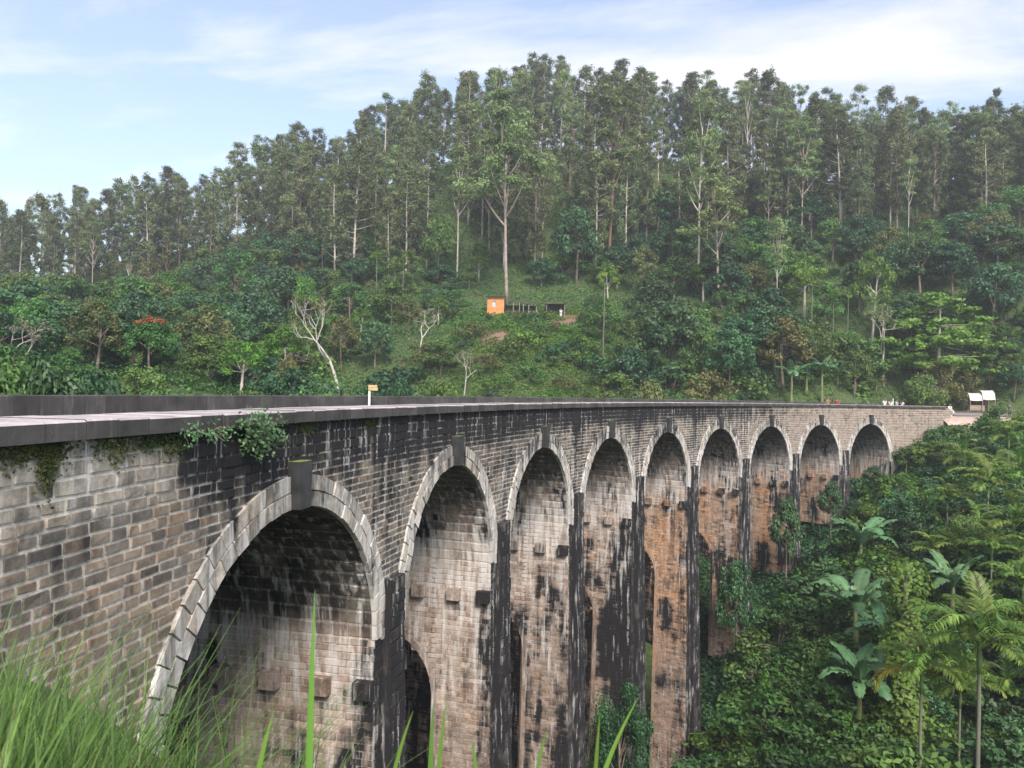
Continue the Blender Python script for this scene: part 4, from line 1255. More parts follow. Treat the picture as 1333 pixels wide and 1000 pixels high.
for j, (u_, v_, d_, hh, lb) in enumerate(((1050, 506, 102, 2.6, 'left clump-mate of the banana plants behind the parapet'), (1070, 504, 101, 3.0, 'tall middle banana plant with broad leaves behind the parapet'), (1030, 510, 100, 2.0, 'low banana plant left of the tall one behind the parapet'), (1090, 512, 103, 1.8, 'small banana plant right of the tall one behind the parapet'), (975, 470, 112, 2.6, 'banana plant at the shady edge right of the large dark tree'))):
    p = base_under(u_, v_, d_); top = at(u_, v_ - 22, d_)[2]
    banana(p, max(1.2, top - p[2]), 'banana_plant', lb, 'banana plants behind the viaduct', 10, 1.5, seed=40 + j)

# ------------------------------------------------------------------ near slope on the right
n_s = 0
u = g.uniform(860, 1420, 6000); d = g.uniform(30, 100, 6000)
q, vv_, dd_ = vH(u, d)
nn_ = np.hypot(q[:, 0], q[:, 1] + R) - R
ok = (nn_ < -3) & (vv_ > 545) & (vv_ < 1060)
taken2 = []
for i in np.nonzero(ok)[0]:
    if n_s >= 200: break
    r = 1.1 + .012 * d[i]
    if any((q[i][0] - t[0]) ** 2 + (q[i][1] - t[1]) ** 2 < r * r for t in taken2): continue
    taken2.append(q[i]); n_s += 1
    r_ = g.random()
    kd, word = [('shrub', 'mid-green leafy shrub'), ('shrubd', 'dark-green leafy shrub'), ('shrubb', 'light-green leafy shrub')][0 if r_ < .5 else 1 if r_ < .85 else 2]
    where = 'on the upper bank below the path at right' if vv_[i] < 700 else 'on the valley side right of the pier feet'
    place(kd, int(g.integers(0, 3)), q[i], g.uniform(1.4, 3.4), g.uniform(0, 6.28), 'shrub', word + ' ' + where, 'shrub', word + 's ' + where, g.uniform(.9, 1.3))
SLOPE_PALMS = [(1275, 852, 36, 1.35, 12, 0, 'large palm with dense arching fronds at lower right'), (1200, 880, 37, 1.0, 9, 2, 'palm with a yellowed drooping frond left of the large one'), (1250, 900, 38, .85, 8, 0, 'shorter palm tucked under the large lower-right one'),
    (1318, 690, 44, 1.15, 10, 0, 'palm with bright fronds at the right edge below mid height'), (1312, 575, 62, 1.2, 10, 0, 'palm near the path end at the right edge'), (1285, 640, 54, 1.2, 10, 0, 'yellow-green palm below the one near the path end'), (1328, 625, 56, 1.2, 9, 0, 'palm cut by the right edge above the bright one'),
    (1232, 655, 66, 1.0, 8, 0, 'palm half sunk in the bushes left of the yellow-green one'), (1330, 770, 40, 1.1, 10, 0, 'palm cut by the right edge above the large one'), (1290, 720, 48, .9, 9, 0, 'palm between the bright one and the large lower-right one')]
for j, (u_, v_, d_, sz, nf, yl, lb) in enumerate(SLOPE_PALMS):
    if j < 3: p = base_under(u_, v_, d_)
    else: p, d_ = hit(u_, v_ + 4.0 * F / (d_ + 12), 25, 110)
    top = at(u_, v_, d_)[2]
    palm(p, max(1.5, top - p[2] - .6), 'areca_palm', lb, 'palms on the near valley side', nf + 6, sz * 1.1, yl, seed=60 + j)
g = np.random.default_rng(404)
for j, (u_, v_) in enumerate(((1255, 600), (1300, 610), (1270, 690), (1335, 555), (1330, 845), (1245, 720), (1325, 730), (1305, 810), (1200, 668), (1215, 720), (1340, 660), (1240, 880), (1310, 905))):
    p, d_ = hit(u_, v_ + 40, 25, 110); top = at(u_, v_, d_)[2]
    palm(p, max(1.2, top - p[2] - .5), 'areca_palm', ['small palm on the bank just right of the last arch', 'leafy palm below the standing person on the path', 'palm in the middle of the right-hand palm thicket', 'palm top showing at the right edge next to the path', 'palm at the right edge level with the large one', 'young palm left of the right-hand palm thicket', 'palm between the two at the right edge', 'palm touching the large lower-right one', 'young palm below the abutment bushes', 'young palm above the climber-covered trunk', 'palm cut by the right edge near mid height', 'low palm under the yellowed frond', 'low palm in the lower right corner'][j], 'palms on the near valley side', 12, g.uniform(.9, 1.25), seed=160 + j)
SLOPE_BAN = [(1112, 800, 52, 1.35, 'large banana plant with spread leaves in the middle of the near slope'), (1120, 715, 62, 1.3, 'banana plant above the large one on the near slope'), (1118, 900, 44, 1.2, 'banana plant with drooping leaves below the large one'),
    (1150, 905, 45, 1.0, 'banana plant beside the drooping one on the near slope'), (1240, 772, 49, 1.15, 'blue-green banana plant left of the lower right palms'), (1150, 838, 50, 1.1, 'banana plant just right of and below the large one')]
for j, (u_, v_, d_, sz, lb) in enumerate(SLOPE_BAN):
    p, d_ = hit(u_, v_ + 2.6 * F / (d_ + 3), 25, 110); top = at(u_, v_, d_)[2]
    banana(p, max(1.2, top - p[2] + .5), 'banana_plant', lb, 'banana plants on the near valley side', 12, sz * 1.5, seed=80 + j)
SLOPE_TREES = [('near', 2, 810, 985, 45.5, 5.2, .75, 'dark leafy tree growing against the foot of the fourth pier', 'broadleaf_tree'), ('darkt', 0, 1180, 700, 70, 6.0, .9, 'grey-green rounded tree on the near slope below the last arch', 'broadleaf_tree'), ('broad', 2, 1250, 690, 64, 5.0, .9, 'rounded green tree among the palms on the near slope', 'broadleaf_tree'),
    ('broad', 0, 1230, 610, 84, 4.5, 1.1, 'leafy green tree on the bank right of the last arch', 'broadleaf_tree'), ('broad', 1, 1180, 590, 86, 3.6, 1.1, 'leafy green tree hugging the abutment right of the last arch', 'broadleaf_tree'), ('darkt', 2, 1288, 575, 84, 3.6, .9, 'dark bushy tree standing just below the soil path', 'broadleaf_tree'), ('darkt', 0, 1325, 905, 38, 5.5, 1.0, 'dark leafy tree behind the lower right palms', 'broadleaf_tree')]
for kd, v, u_, v_, d_, hh, wd, lb, nm in SLOPE_TREES:
    bp = base_under(u_, v_, d_)
    if u_ == 810: hh = at(810, 862, d_)[2] - bp[2]; wd = min(wd, 5.2 / hh)
    place(kd, v, bp, hh, g.uniform(0, 6.28), KIND.get(kd, nm), lb, 'tree', None, wd)
# small trees rooted beside the far piers, and ivy tufts on them
for s, n, z, hh, wd, lb in ((51.6, -1.2, -20, 9, .42, 'dark slender tree in the shade left of the sixth pier'), (61.0, -1.5, -15.5, 8.5, .42, 'dark leafy tree rising between the sixth and seventh piers'), (70.8, -1.2, -12.5, 6.0, .5, 'dark leafy tree rising in front of the eighth arch'), (79, -1.4, -8.6, 3.0, .9, 'bush filling the foot of the ninth arch'), (74.0, -2.0, -11, 2.2, 1.0, 'bush in front of the eighth pier')):
    place('darkt', int(s), B(s, n, z), hh, 0, 'broadleaf_tree', lb, 'tree', None, wd)
# bushes crowding the abutment and the edge of the path
g = np.random.default_rng(515)
for j in range(26):
    s = 88.5 + j * 1.55; n = -1.6 - .9 * g.random() - (2.2 if s > 95 else 0)
    p = B(s, n, 0); p[2] = H1(p[0], p[1])
    hh = g.uniform(.5, 1.1) if s > 95 else min(3.4, (-1.7 - G * s) - p[2] + g.uniform(-.6, .5))
    if hh < .5: continue
    w_ = 'against the abutment at the far end of the viaduct' if s < 95 else 'on the brink just below the soil path'
    place('shrub' if j % 3 else 'shrubb', j, p, hh, g.uniform(0, 6.28), 'shrub', ('mid-green' if j % 3 else 'light-green') + ' bush ' + w_, 'shrub', ('mid-green' if j % 3 else 'light-green') + ' bushes ' + w_, g.uniform(.8, 1.2))
# climber-covered trunk
g = np.random.default_rng(91)
base = base_under(1178, 850, 50); top = at(1178, 730, 50)[2]; hh = top - base[2]
e = empty('vine_covered_trunk', base, 0, 'broken trunk thickly wrapped in light-green climber on the near slope', 'tree')
mb = MB(); mb.tube([(0, 0, -.2), (.05, 0, hh * .5), (0, .05, hh * .93)], (.33, .28, .12), 8); link('trunk', mb.mesh('stump', BARK, True), e)
k = 3800; a = g.uniform(0, 6.28, k); zz_ = hh * g.random(k); rr = (1.15 + .25 * np.sin(zz_ * 1.7) + .2 * np.sin(a * 3 + zz_)) * (.75 + .3 * g.random(k)) * np.clip((hh * 1.06 - zz_) / 1.2, .25, 1)
P = np.c_[np.cos(a) * rr, np.sin(a) * rr, zz_]; N = np.c_[np.cos(a), np.sin(a), .5 + 0 * a] + g.normal(0, .3, (k, 3))
link('climber', leafmesh('climber', P, N, .3, .24, g.normal(.5, .2, k), LF['bright'], g, .5), e)

# ------------------------------------------------------------------ ground cover
def soily(u, v):
    w = 6 * np.sin(u * .35) + 5 * np.sin(v * .7 + u * .2)
    return (((u - 646) / 20) ** 2 + ((v - 438) / 5) ** 2 < 1 + w * .08) | (((u - 735) / 22) ** 2 + ((v - 421) / 5) ** 2 < 1 + w * .08)
def cover(name, u0_, u1_, d0, d1, n, size, hmax, cond, mat, label, seed, p=1.0):
    g = np.random.default_rng(seed)
    u = g.uniform(u0_, u1_, n); d = d0 + (d1 - d0) * g.random(n) ** p
    q, v, dd = vH(u, d)
    nn = np.hypot(q[:, 0], q[:, 1] + R) - R
    m = cond(u, v, d, nn); q, d = q[m], d[m]
    hn = np.clip((fbm(q[:, 0] / 3.2, q[:, 1] / 3.2, seed) - .25) * 2, 0.12, 1) * hmax
    P = q + np.c_[g.normal(0, .1, (len(q), 2)), hn * g.random(len(q)) ** .6]
    tone = np.clip(.25 + .5 * fbm(q[:, 0] / 2.1, q[:, 1] / 2.1, seed + 5) + g.normal(0, .16, len(q)), 0, 1)
    sz = size * (d / d1) ** .5
    o = link(name, leafmesh(name, P, np.c_[g.normal(0, .6, (len(q), 2)), np.ones(len(q))], sz, sz * .5, tone, mat, g, .2))
    tag(o, label, 'undergrowth', None, 'stuff')
    return o
cover('undergrowth', 850, 1420, 28, 104, 190000, .55, 1.2, lambda u, v, d, n: (n < -.8) & (v > 535) & (v < 1080), LF['broad'], 'low tangled green undergrowth covering the near valley side', 21)
cover('undergrowth', -60, 1400, 60, 235, 300000, .58, 1.5, lambda u, v, d, n: (n > 12) & (v < 600) & ~((u > 1120) & (n < 13)) & ~soily(u, v), LF['broad'], 'green undergrowth covering the hillside behind the viaduct', 22)
cover('grass_clearing', 585, 800, 85, 140, 60000, .36, .6, lambda u, v, d, n: (n > 13) & (v > 395) & (v < 540) & ~soily(u, v), LF['bright'], 'bright grassy clearing on the slope below the orange house', 23)
cover('undergrowth', 240, 900, 17, 60, 70000, .38, .9, lambda u, v, d, n: (n < 12) & (v > 800), LF['dark'], 'dark undergrowth around the feet of the nearer piers', 24)

cover('undergrowth', 860, 1180, 55, 96, 45000, .5, .8, lambda u, v, d, n: (n > -1.2) & (n < 14), LF['dark'], 'dark undergrowth between the feet of the farther piers', 25)

# ------------------------------------------------------------------ plants rooted in the wall below the coping
def wall_bush(u, v, n0, wid, hei, k, leaf, label, seed):
    g = np.random.default_rng(seed)
    d = CAM + 0
    # where the pixel's ray meets the wall face
    dr = fw + RT * (u - PW / 2) / F + UP * (PH / 2 - v) / F
    o = CAM[:2] - np.array([0, -R]); a = dr[:2] @ dr[:2]; b = 2 * o @ dr[:2]; c = o @ o - (R + n0) ** 2
    p = CAM + dr * ((-b + math.sqrt(b * b - 4 * a * c)) / (2 * a))
    e = empty('wall_shrub', p, math.atan2(-(p[0]) / R, 1), label, 'plant', 'plants rooted in the wall')
    mb = MB(); P, N = [], []
    for j in range(14):
        t = np.array([g.normal(0, wid * .3), -abs(g.normal(.12, .12)), g.normal(0, hei * .3)])
        mb.tube(limb((g.normal(0, .05), -n0 + .02, -hei * .15), t, .05, 4), np.linspace(.014, .005, 4), 4, cap=False)
        q = t + g.normal(0, 1, (k // 14, 3)) * [wid * .13, .09, hei * .15]
        P.append(q); N.append(g.normal(0, .5, (len(q), 3)) + [0, -.8, .7])
    link('stems', mb.mesh('wall_stems', BARK), e)
    P = np.concatenate(P)
    link('leaves', leafmesh('wall_leaves', P, np.concatenate(N), leaf, leaf * .6, g.normal(.55, .22, len(P)), LF['banana'], g, .5, .12), e)
wall_bush(330, 566, -.12, 1.25, .62, 620, .085, 'leafy green shrub growing out of the wall just below the coping', 1)
wall_bush(243, 562, -.08, .55, .25, 150, .07, 'leftmost small tuft of leaves hanging below the coping', 2)
wall_bush(272, 562, -.08, .35, .25, 90, .07, 'small tuft of leaves between the leftmost one and the wall shrub', 3)

MOSSL = leafmat('moss_tufts', (.020, .030, .008), (.085, .10, .025), .8, .1, .02)
for j, (u_, v_, wd, hg) in enumerate(((20, 588, .5, .10), (70, 583, .35, .12), (150, 576, .55, .14), (195, 571, .3, .08), (225, 568, .4, .16), (400, 556, .5, .08), (480, 549, .7, .08), (60, 600, .2, .2))):
    gm = np.random.default_rng(70 + j)
    dr = fw + RT * (u_ - PW / 2) / F + UP * (PH / 2 - v_) / F
    o_ = CAM[:2] - np.array([0, -R]); a_ = dr[:2] @ dr[:2]; b_ = 2 * o_ @ dr[:2]; c_ = o_ @ o_ - (R - .02) ** 2
    pm = CAM + dr * ((-b_ + math.sqrt(b_ * b_ - 4 * a_ * c_)) / (2 * a_)); sm0 = R * math.atan2(pm[0], pm[1] + R); zm0 = pm[2] + G * sm0
    k = 420
    P = B(sm0 + gm.normal(0, wd * .45, k), -.03 - .02 * gm.random(k), np.minimum(zm0 + gm.normal(0, hg, k), ZTOP - .02))
    piece('moss_patch', leafmesh('moss_patch', P, gm.normal(0, .5, (k, 3)) + [0, -1, .4], .05, .035, gm.normal(.45, .25, k), MOSSL, gm), 'stuff')
# ------------------------------------------------------------------ house, shed and fence on the slope
RZ = math.atan2(RT[1], RT[0])
ORANGE = simple('orange_plaster', (.55, .235, .085), .85, .25, 1.5)
TIN = simple('dark_roof_sheet', (.055, .045, .042), .7, .4, 2)
WOOD = simple('grey_wood', (.24, .19, .15), .9, .3, 4)
CLAY = simple('red_clay_wall', (.30, .14, .09), .9, .25, 2)
GLASS = simple('pale_window_glass', (.42, .52, .62), .15, .1, 2)
WHITE = simple('white_cloth', (.78, .77, .76), .8, .08, 2)
WFRAME = simple('white_frame', (.65, .62, .58), .7, .1, 4)
DARK = simple('dark_boards', (.05, .038, .03), .9, .4, 3)
p, dh = hit(648, 411, 100, 180)
PXM = dh / F
h_ = empty('orange_house', p, RZ, 'small orange-walled house with a dark roof on the hillside', 'house')
def bx(name, parent, c, size, mat, rz=0, taper=1.0):
    mb = MB(); mb.box(c, size, rz, 0, taper); return link(name, mb.mesh(name, mat), parent)
w_ = 22 * PXM; hh = 24 * PXM
wl = MB()
x0, x1 = -14 * PXM, 8 * PXM
wx, ww, wz, wh = x0 + w_ * .30, w_ * .2, hh * .48, hh * .28
for (a0, a1, b0, b1) in ((x0, wx, -.6, hh), (wx + ww, x1, -.6, hh), (wx, wx + ww, -.6, wz), (wx, wx + ww, wz + wh, hh)):      # front wall round the window
    wl.box(((a0 + a1) / 2, .1, (b0 + b1) / 2), (a1 - a0, .2, b1 - b0))
wl.box((x0 + .1, 1.9, hh / 2 - .3), (.2, 3.4, hh + .6)); wl.box((x1 - .1, 1.9, hh / 2 - .3), (.2, 3.4, hh + .6)); wl.box(((x0 + x1) / 2, 3.5, hh / 2 - .3), (x1 - x0 - .4, .2, hh + .6))
link('wall', wl.mesh('house_wall', ORANGE), h_)
win = bx('window', h_, (wx + ww / 2, .14, wz + wh / 2), (ww - .02, .08, .07), WFRAME)
bx('pane', win, (wx + ww / 2, .16, wz + wh / 2), (ww, .03, wh), GLASS)
rf = MB()
rf.add([(x0 - .4, -.5, hh + .02), (x1 + .3, -.5, hh + .12), (x1 + .3, 4.0, hh + .55), (x0 - .4, 4.0, hh + .45), (x0 - .4, -.5, hh + .14), (x1 + .3, -.5, hh + .24), (x1 + .3, 4.0, hh + .67), (x0 - .4, 4.0, hh + .57)], [(3, 2, 1, 0), (4, 5, 6, 7), (0, 1, 5, 4), (1, 2, 6, 5), (2, 3, 7, 6), (3, 0, 4, 7)])
link('roof', rf.mesh('house_roof', TIN), h_)
e = empty('open_shed', p, RZ, 'dark open-fronted shed with posts joined to the right of the orange house', 'shed')
sx0, sx1 = 9 * PXM, 51 * PXM
rf = MB(); za, zb_ = hh * .96, hh * .62
rf.add([(sx0, -.6, za - .1), (sx1, -.6, zb_ - .1), (sx1, 4, zb_ + .5), (sx0, 4, za + .5), (sx0, -.6, za), (sx1, -.6, zb_), (sx1, 4, zb_ + .6), (sx0, 4, za + .6)], [(3, 2, 1, 0), (4, 5, 6, 7), (0, 1, 5, 4), (1, 2, 6, 5), (2, 3, 7, 6), (3, 0, 4, 7)])
link('roof', rf.mesh('shed_roof', TIN), e)
for x in (20, 28, 33, 40, 50):
    t = (x * PXM - sx0) / (sx1 - sx0); bx('post', e, (x * PXM, -.3, (za + (zb_ - za) * t) / 2 - .35), (.14, .14, za + (zb_ - za) * t + .5), WOOD)
bx('back_wall', e, ((sx0 + sx1) / 2, 1.3, .6), (sx1 - sx0 - .2, .12, 2.4), DARK)
bx('low_wall', e, (46 * PXM, -.15, .1), (12 * PXM, .2, 1.5), CLAY)
p2, d2 = hit(742, 417, 100, 180)
e = empty('picket_fence', p2, RZ, 'short pinkish picket fence right of the person by the house', 'fence')
for j in range(12): bx('picket', e, (-1.1 + j * .26, 0, .42), (.09, .04, .95 + .1 * math.sin(j * 2.3)), CLAY)
bx('rail', e, (.33, .045, .6), (3.0, .04, .07), WOOD)
e = empty('lean_to', hit(723, 412, 100, 180)[0], RZ, 'tiny dark-roofed lean-to behind the person by the house', 'shelter')
bx('roof', e, (0, 1.0, 2.1), (3.4, 2.4, .08), TIN)
for x, y in ((-1.5, 0), (1.5, 0), (-1.5, 2), (1.5, 2)): bx('post', e, (x, y, .9), (.1, .1, 2.3), WOOD)
bx('back_wall', e, (0, 1.2, .9), (3.2, .08, 2.2), DARK)

g = np.random.default_rng(818)
for j, (u_, v_, hs) in enumerate(((628, 416, 1.8), (637, 418, 1.2), (655, 416, 1.3), (668, 417, 2.0), (676, 421, 1.6), (690, 420, 2.2), (712, 419, 2.4), (722, 432, 1.7), (700, 440, 2.6), (765, 424, 2.6), (680, 450, 2.8), (615, 440, 3.0), (660, 462, 2.6), (720, 470, 2.4), (755, 455, 3.0), (630, 480, 2.6), (690, 495, 2.2), (770, 490, 3.2), (650, 505, 2.0), (735, 508, 2.2))):
    pp, _ = hit(u_, v_, 70, 180)
    kd, word = (('shrub', 'mid-green'), ('shrubd', 'dark-green'), ('shrubb', 'light-green'), ('shrubo', 'yellow-olive'))[j % 4]
    near_ = 'in front of the orange house and shed' if v_ < 426 else 'on the grassy clearing below the orange house'
    place(kd, j, pp, hs, g.uniform(0, 6.28), 'shrub', word + ' bush ' + near_, 'shrub', word + ' bushes ' + near_, 1.1)
# ------------------------------------------------------------------ people
SKIN = simple('brown_skin', (.26, .14, .09), .6, .08, 5)
HAIR = simple('black_hair', (.015, .012, .012), .5, .2, 5)
def clothmat(name, c): return simple(name, c, .85, .12, 8)
CL = dict(white=clothmat('white_clothes', (.74, .74, .76)), navy=clothmat('navy_clothes', (.03, .04, .08)), red=clothmat('red_clothes', (.40, .06, .05)), blue=clothmat('pale_blue_clothes', (.38, .46, .58)), black=clothmat('black_clothes', (.025, .025, .03)), teal=clothmat('teal_clothes', (.03, .10, .12)), brick=clothmat('brick_red_clothes', (.36, .15, .11)))
def skinmesh(verts, edges, radii, root, name, mat):
    me = bpy.data.meshes.new(name); me.from_pydata(verts, edges, []); o = bpy.data.objects.new(name, me); C.objects.link(o)
    md = o.modifiers.new('skin', 'SKIN'); md.use_smooth_shade = True
    for i, r in enumerate(radii): me.skin_vertices[0].data[i].radius = r if isinstance(r, tuple) else (r, r)
    for i in range(len(verts)): me.skin_vertices[0].data[i].use_root = (i == root)
    sb = o.modifiers.new('sub', 'SUBSURF'); sb.levels = 1; sb.render_levels = 1
    dg = bpy.context.evaluated_depsgraph_get()
    res = bpy.data.meshes.new_from_object(o.evaluated_get(dg)); res.name = name
    res.materials.clear(); res.materials.append(mat)
    bpy.data.objects.remove(o)
    return res
def person(loc, face, label, top, bottom, pose='stand', group=None, k=1.0):
    """face: heading of the figure's front (local -y) as a z rotation"""
    sit = pose == 'sit'
    hz = .12 if sit else .92                      # pelvis height above the feet-plane / seat
    pel = (0, 0, hz); wa = (0, .01, hz + .17); ch = (0, -.01, hz + .40); nk = (0, 0, hz + .56); hd = (0, -.02, hz + .64); hc = (0, -.015, hz + .74); ht = (0, .0, hz + .82)
    V = [pel, wa, ch, nk, hd, hc, ht]; E_ = [(0, 1), (1, 2), (2, 3), (3, 4), (4, 5), (5, 6)]; Rd = [(.15, .105), (.135, .09), (.165, .105), .052, (.068, .08), (.075, .095), (.055, .07)]
    tv, te, tr = [pel, wa, ch, (0, 0, hz + .50)], [(0, 1), (1, 2), (2, 3)], [(.165, .12), (.15, .105), (.182, .12), (.10, .085)]
    bv, be, br = [(0, 0, hz + .08)], [], [(.16, .115)]
    # nose
    V.append((0, -.125, hz + .70)); E_.append((5, 7)); Rd.append(.014)
    for sd in (-1, 1):
        V.append((sd * .092, .0, hz + .71)); E_.append((5, len(V) - 1)); Rd.append(.016)          # ears
        sh = (sd * .19, 0, hz + .47)
        if sit: el, wr = (sd * .25, -.06, hz + .20), (sd * .14, -.30, hz + .12)
        else: el, wr = (sd * .25, .02, hz + .20), (sd * .24, -.07, hz - .05)
        i = len(V); V += [sh, el, wr]; E_ += [(2, i), (i, i + 1), (i + 1, i + 2)]; Rd += [.062, .044, .03]
        d = unit(np.array(wr) - np.array(el)); side = np.array([0, 1, 0]) if not sit else np.array([1., 0, 0])
        pm = np.array(wr) + d * .08; V.append(tuple(pm)); E_.append((i + 2, i + 3)); Rd.append((.034, .02))
        for q, ln in ((-.027, .06), (-.009, .075), (.009, .08), (.027, .065)):
            f0 = pm + side * q; V.append(tuple(f0 + d * ln * .6)); V.append(tuple(f0 + d * ln + np.array([0, -.012, -.01]))); j = len(V) - 2
            E_ += [(i + 3, j), (j, j + 1)]; Rd += [.009, .007]
        V.append(tuple(np.array(wr) + d * .05 - side * .05)); E_.append((i + 2, len(V) - 1)); Rd.append(.010)
        j = len(tv); tv += [sh, tuple(np.array(sh) * .45 + np.array(el) * .55)]; te += [(2, j), (j, j + 1)]; tr += [.078, .07]
        hp = (sd * .09, 0, hz - .04)
        if sit: kn, an, to = (sd * .13, -.44, hz + .02), (sd * .12, -.50, hz - .42), (sd * .13, -.66, hz - .47)
        else: kn, an, to = (sd * .10, -.02, hz - .44), (sd * .10, .03, hz - .85), (sd * .12, -.13, hz - .90)
        i = len(V); V += [hp, kn, an, to]; E_ += [(0, i), (i, i + 1), (i + 1, i + 2), (i + 2, i + 3)]; Rd += [.088, .058, .040, .034]
        j = len(bv); bv += [hp, kn, tuple(np.array(kn) * .12 + np.array(an) * .88)]; be += [(0, j), (j, j + 1), (j + 1, j + 2)]; br += [.105, .078, .062]
    e = empty('person', loc, face, label, 'person', group); e.scale = (k, k, k)
    body = link('body', skinmesh(V, E_, Rd, 0, 'person_body', SKIN), e)
    link('shirt', skinmesh(tv, te, tr, 0, 'person_shirt', top), e)
    link('trousers', skinmesh(bv, be, br, 0, 'person_trousers', bottom), e)
    mb = MB(); mb.sphere((0, .022, hz + .775), (.092, .108, .10), 12, 8); link('hair', mb.mesh('person_hair', HAIR, True), e)
    mb = MB()
    for sd in (-1, 1): mb.sphere((sd * .032, -.098, hz + .735), (.014, .010, .010), 8, 5)
    link('eyes', mb.mesh('person_eyes', HAIR, True), e)
    return e
def s_of(u, n):
    dr = fw + RT * (u - PW / 2) / F; o = CAM[:2] - np.array([0, -R]); a = dr[:2] @ dr[:2]; b = 2 * o @ dr[:2]; c = o @ o - (R + n) ** 2
    q = CAM + dr * ((-b + math.sqrt(b * b - 4 * a * c)) / (2 * a)); return R * math.atan2(q[0], q[1] + R)
TOCAM = RZ
for u_, n_, top, bot, face, lb, k in ((1152, 2.0, 'white', 'white', .3, 'left one of two people in white standing behind the parapet', 1.02), (1160, 2.1, 'white', 'navy', -.4, 'right one of two people in white standing behind the parapet', .97), (1168, 2.6, 'blue', 'navy', .6, 'person in pale blue standing right of the two in white', .97), (1175, 2.4, 'white', 'black', 2.0, 'person in a white shirt farthest right of those behind the parapet', .93),
        (1078, 2.0, 'brick', 'navy', .5, 'left one of two people in brick red near the banana plants', 1.0), (1090, 2.0, 'red', 'black', -.8, 'right one of two people in red near the banana plants', .98)):
    s_ = s_of(u_, n_); person(B(s_, n_, -1.02), TOCAM + face, lb, CL[top], CL[bot], 'stand', None, k)
s_ = s_of(1237, .5); person(B(max(s_, 95.9), .5, -.62), TOCAM + .2, 'person in white sitting at the end of the parapet', CL['white'], CL['white'], 'sit')
bxs = MB(); c_ = B(max(s_, 95.9), .55, -.82); bxs.box(c_ + np.array([0, 0, 0.02]), (.7, .6, .5), .7, 0, .85); bo = link('end_stone', bxs.mesh('end_stone', COP)); tag(bo, 'low block of stone under the person sitting at the parapet end', 'stone')
person(B(s_of(1315, 1.0), 1.0, -1.12), TOCAM - .6, 'person in dark clothes standing on the soil path at right', CL['teal'], CL['black'], 'stand')
person(B(s_of(1331, -1.0), -1.0, -1.16), TOCAM + .8, 'person in red squatting at the right end of the soil path', CL['red'], CL['black'], 'sit')
pw, _ = hit(730, 415, 100, 180)
person(pw, TOCAM + .2, 'person in white standing in the yard near the orange house', CL['white'], CL['white'], 'stand', None, 1.0)

# ------------------------------------------------------------------ white stall by the path
sb_ = s_of(1275, 11.5); pb = B(sb_, 11.5, -.55)
e = empty('market_stall', pb, RZ, 'small stall with a white sheet roof beside the path', 'stall')
SHEET = simple('pale_tarpaulin', (.50, .46, .42), .6, .15, 1.2)
for x0, x1, z0, z1 in ((-1.75, -.05, 1.35, 2.25), (.0, 1.75, 1.5, 2.65)):
    mb = MB(); n_ = 9
    Vv = []
    for i in range(n_):
        for j in range(4):
            t = i / (n_ - 1); y = j / 3
            Vv.append((x0 + (x1 - x0) * t, -.9 + (.25 * min(1, y * 3) + 1.3 * max(0, y - .34)), z0 + (z1 - z0) * min(1, y * 2.2) ** .9 + .15 * y - .05 * math.sin(t * math.pi) + .02 * math.sin(t * 17 + j)))
    mb.add(Vv, [(i * 4 + j, (i + 1) * 4 + j, (i + 1) * 4 + j + 1, i * 4 + j + 1) for i in range(n_ - 1) for j in range(3)])
    o = link('roof_sheet', mb.mesh('roof_sheet', SHEET), e); md = o.modifiers.new('thick', 'SOLIDIFY'); md.thickness = .02
for x, y, z in ((-1.7, -.85, 1.35), (0, -.85, 1.45), (1.7, -.85, 1.5), (-1.7, .65, 2.2), (0, .65, 2.4), (1.7, .65, 2.6)): bx('post', e, (x, y, z / 2 - .1), (.07, .07, z + .2), WOOD)
bx('counter', e, (-.6, -.4, .35), (2.0, .6, .7), WOOD); bx('back_sheet', e, (.3, .7, .9), (2.8, .04, 1.7), DARK)
# pole beside the people
e = tag(link('white_pole', (lambda m: (m.tube([B(s_of(1163, 1.6), 1.6, -1.05), B(s_of(1163, 1.6), 1.6, -.2), B(s_of(1163, 1.6), 1.6, .75)], (.05, .05, .045), 8), m.mesh('white_pole', WHITE))[1])(MB())), 'slim white pole standing beside the two people in white', 'pole')
# trackside sign
ps = B(s_of(484, 8.5), 8.5, 0)
SIGN = simple('tan_board', (.50, .36, .17), .8, .2, 3)
e = empty('trackside_sign', ps, RZ, 'small tan board on a short white post behind the track', 'sign')
bx('post', e, (-.10, 0, -.35), (.10, .10, 1.4), WFRAME); bx('board', e, (.07, -.02, .45), (.45, .05, .14), SIGN); bx('board', e, (.05, -.02, .585), (.42, .05, .11), SIGN)

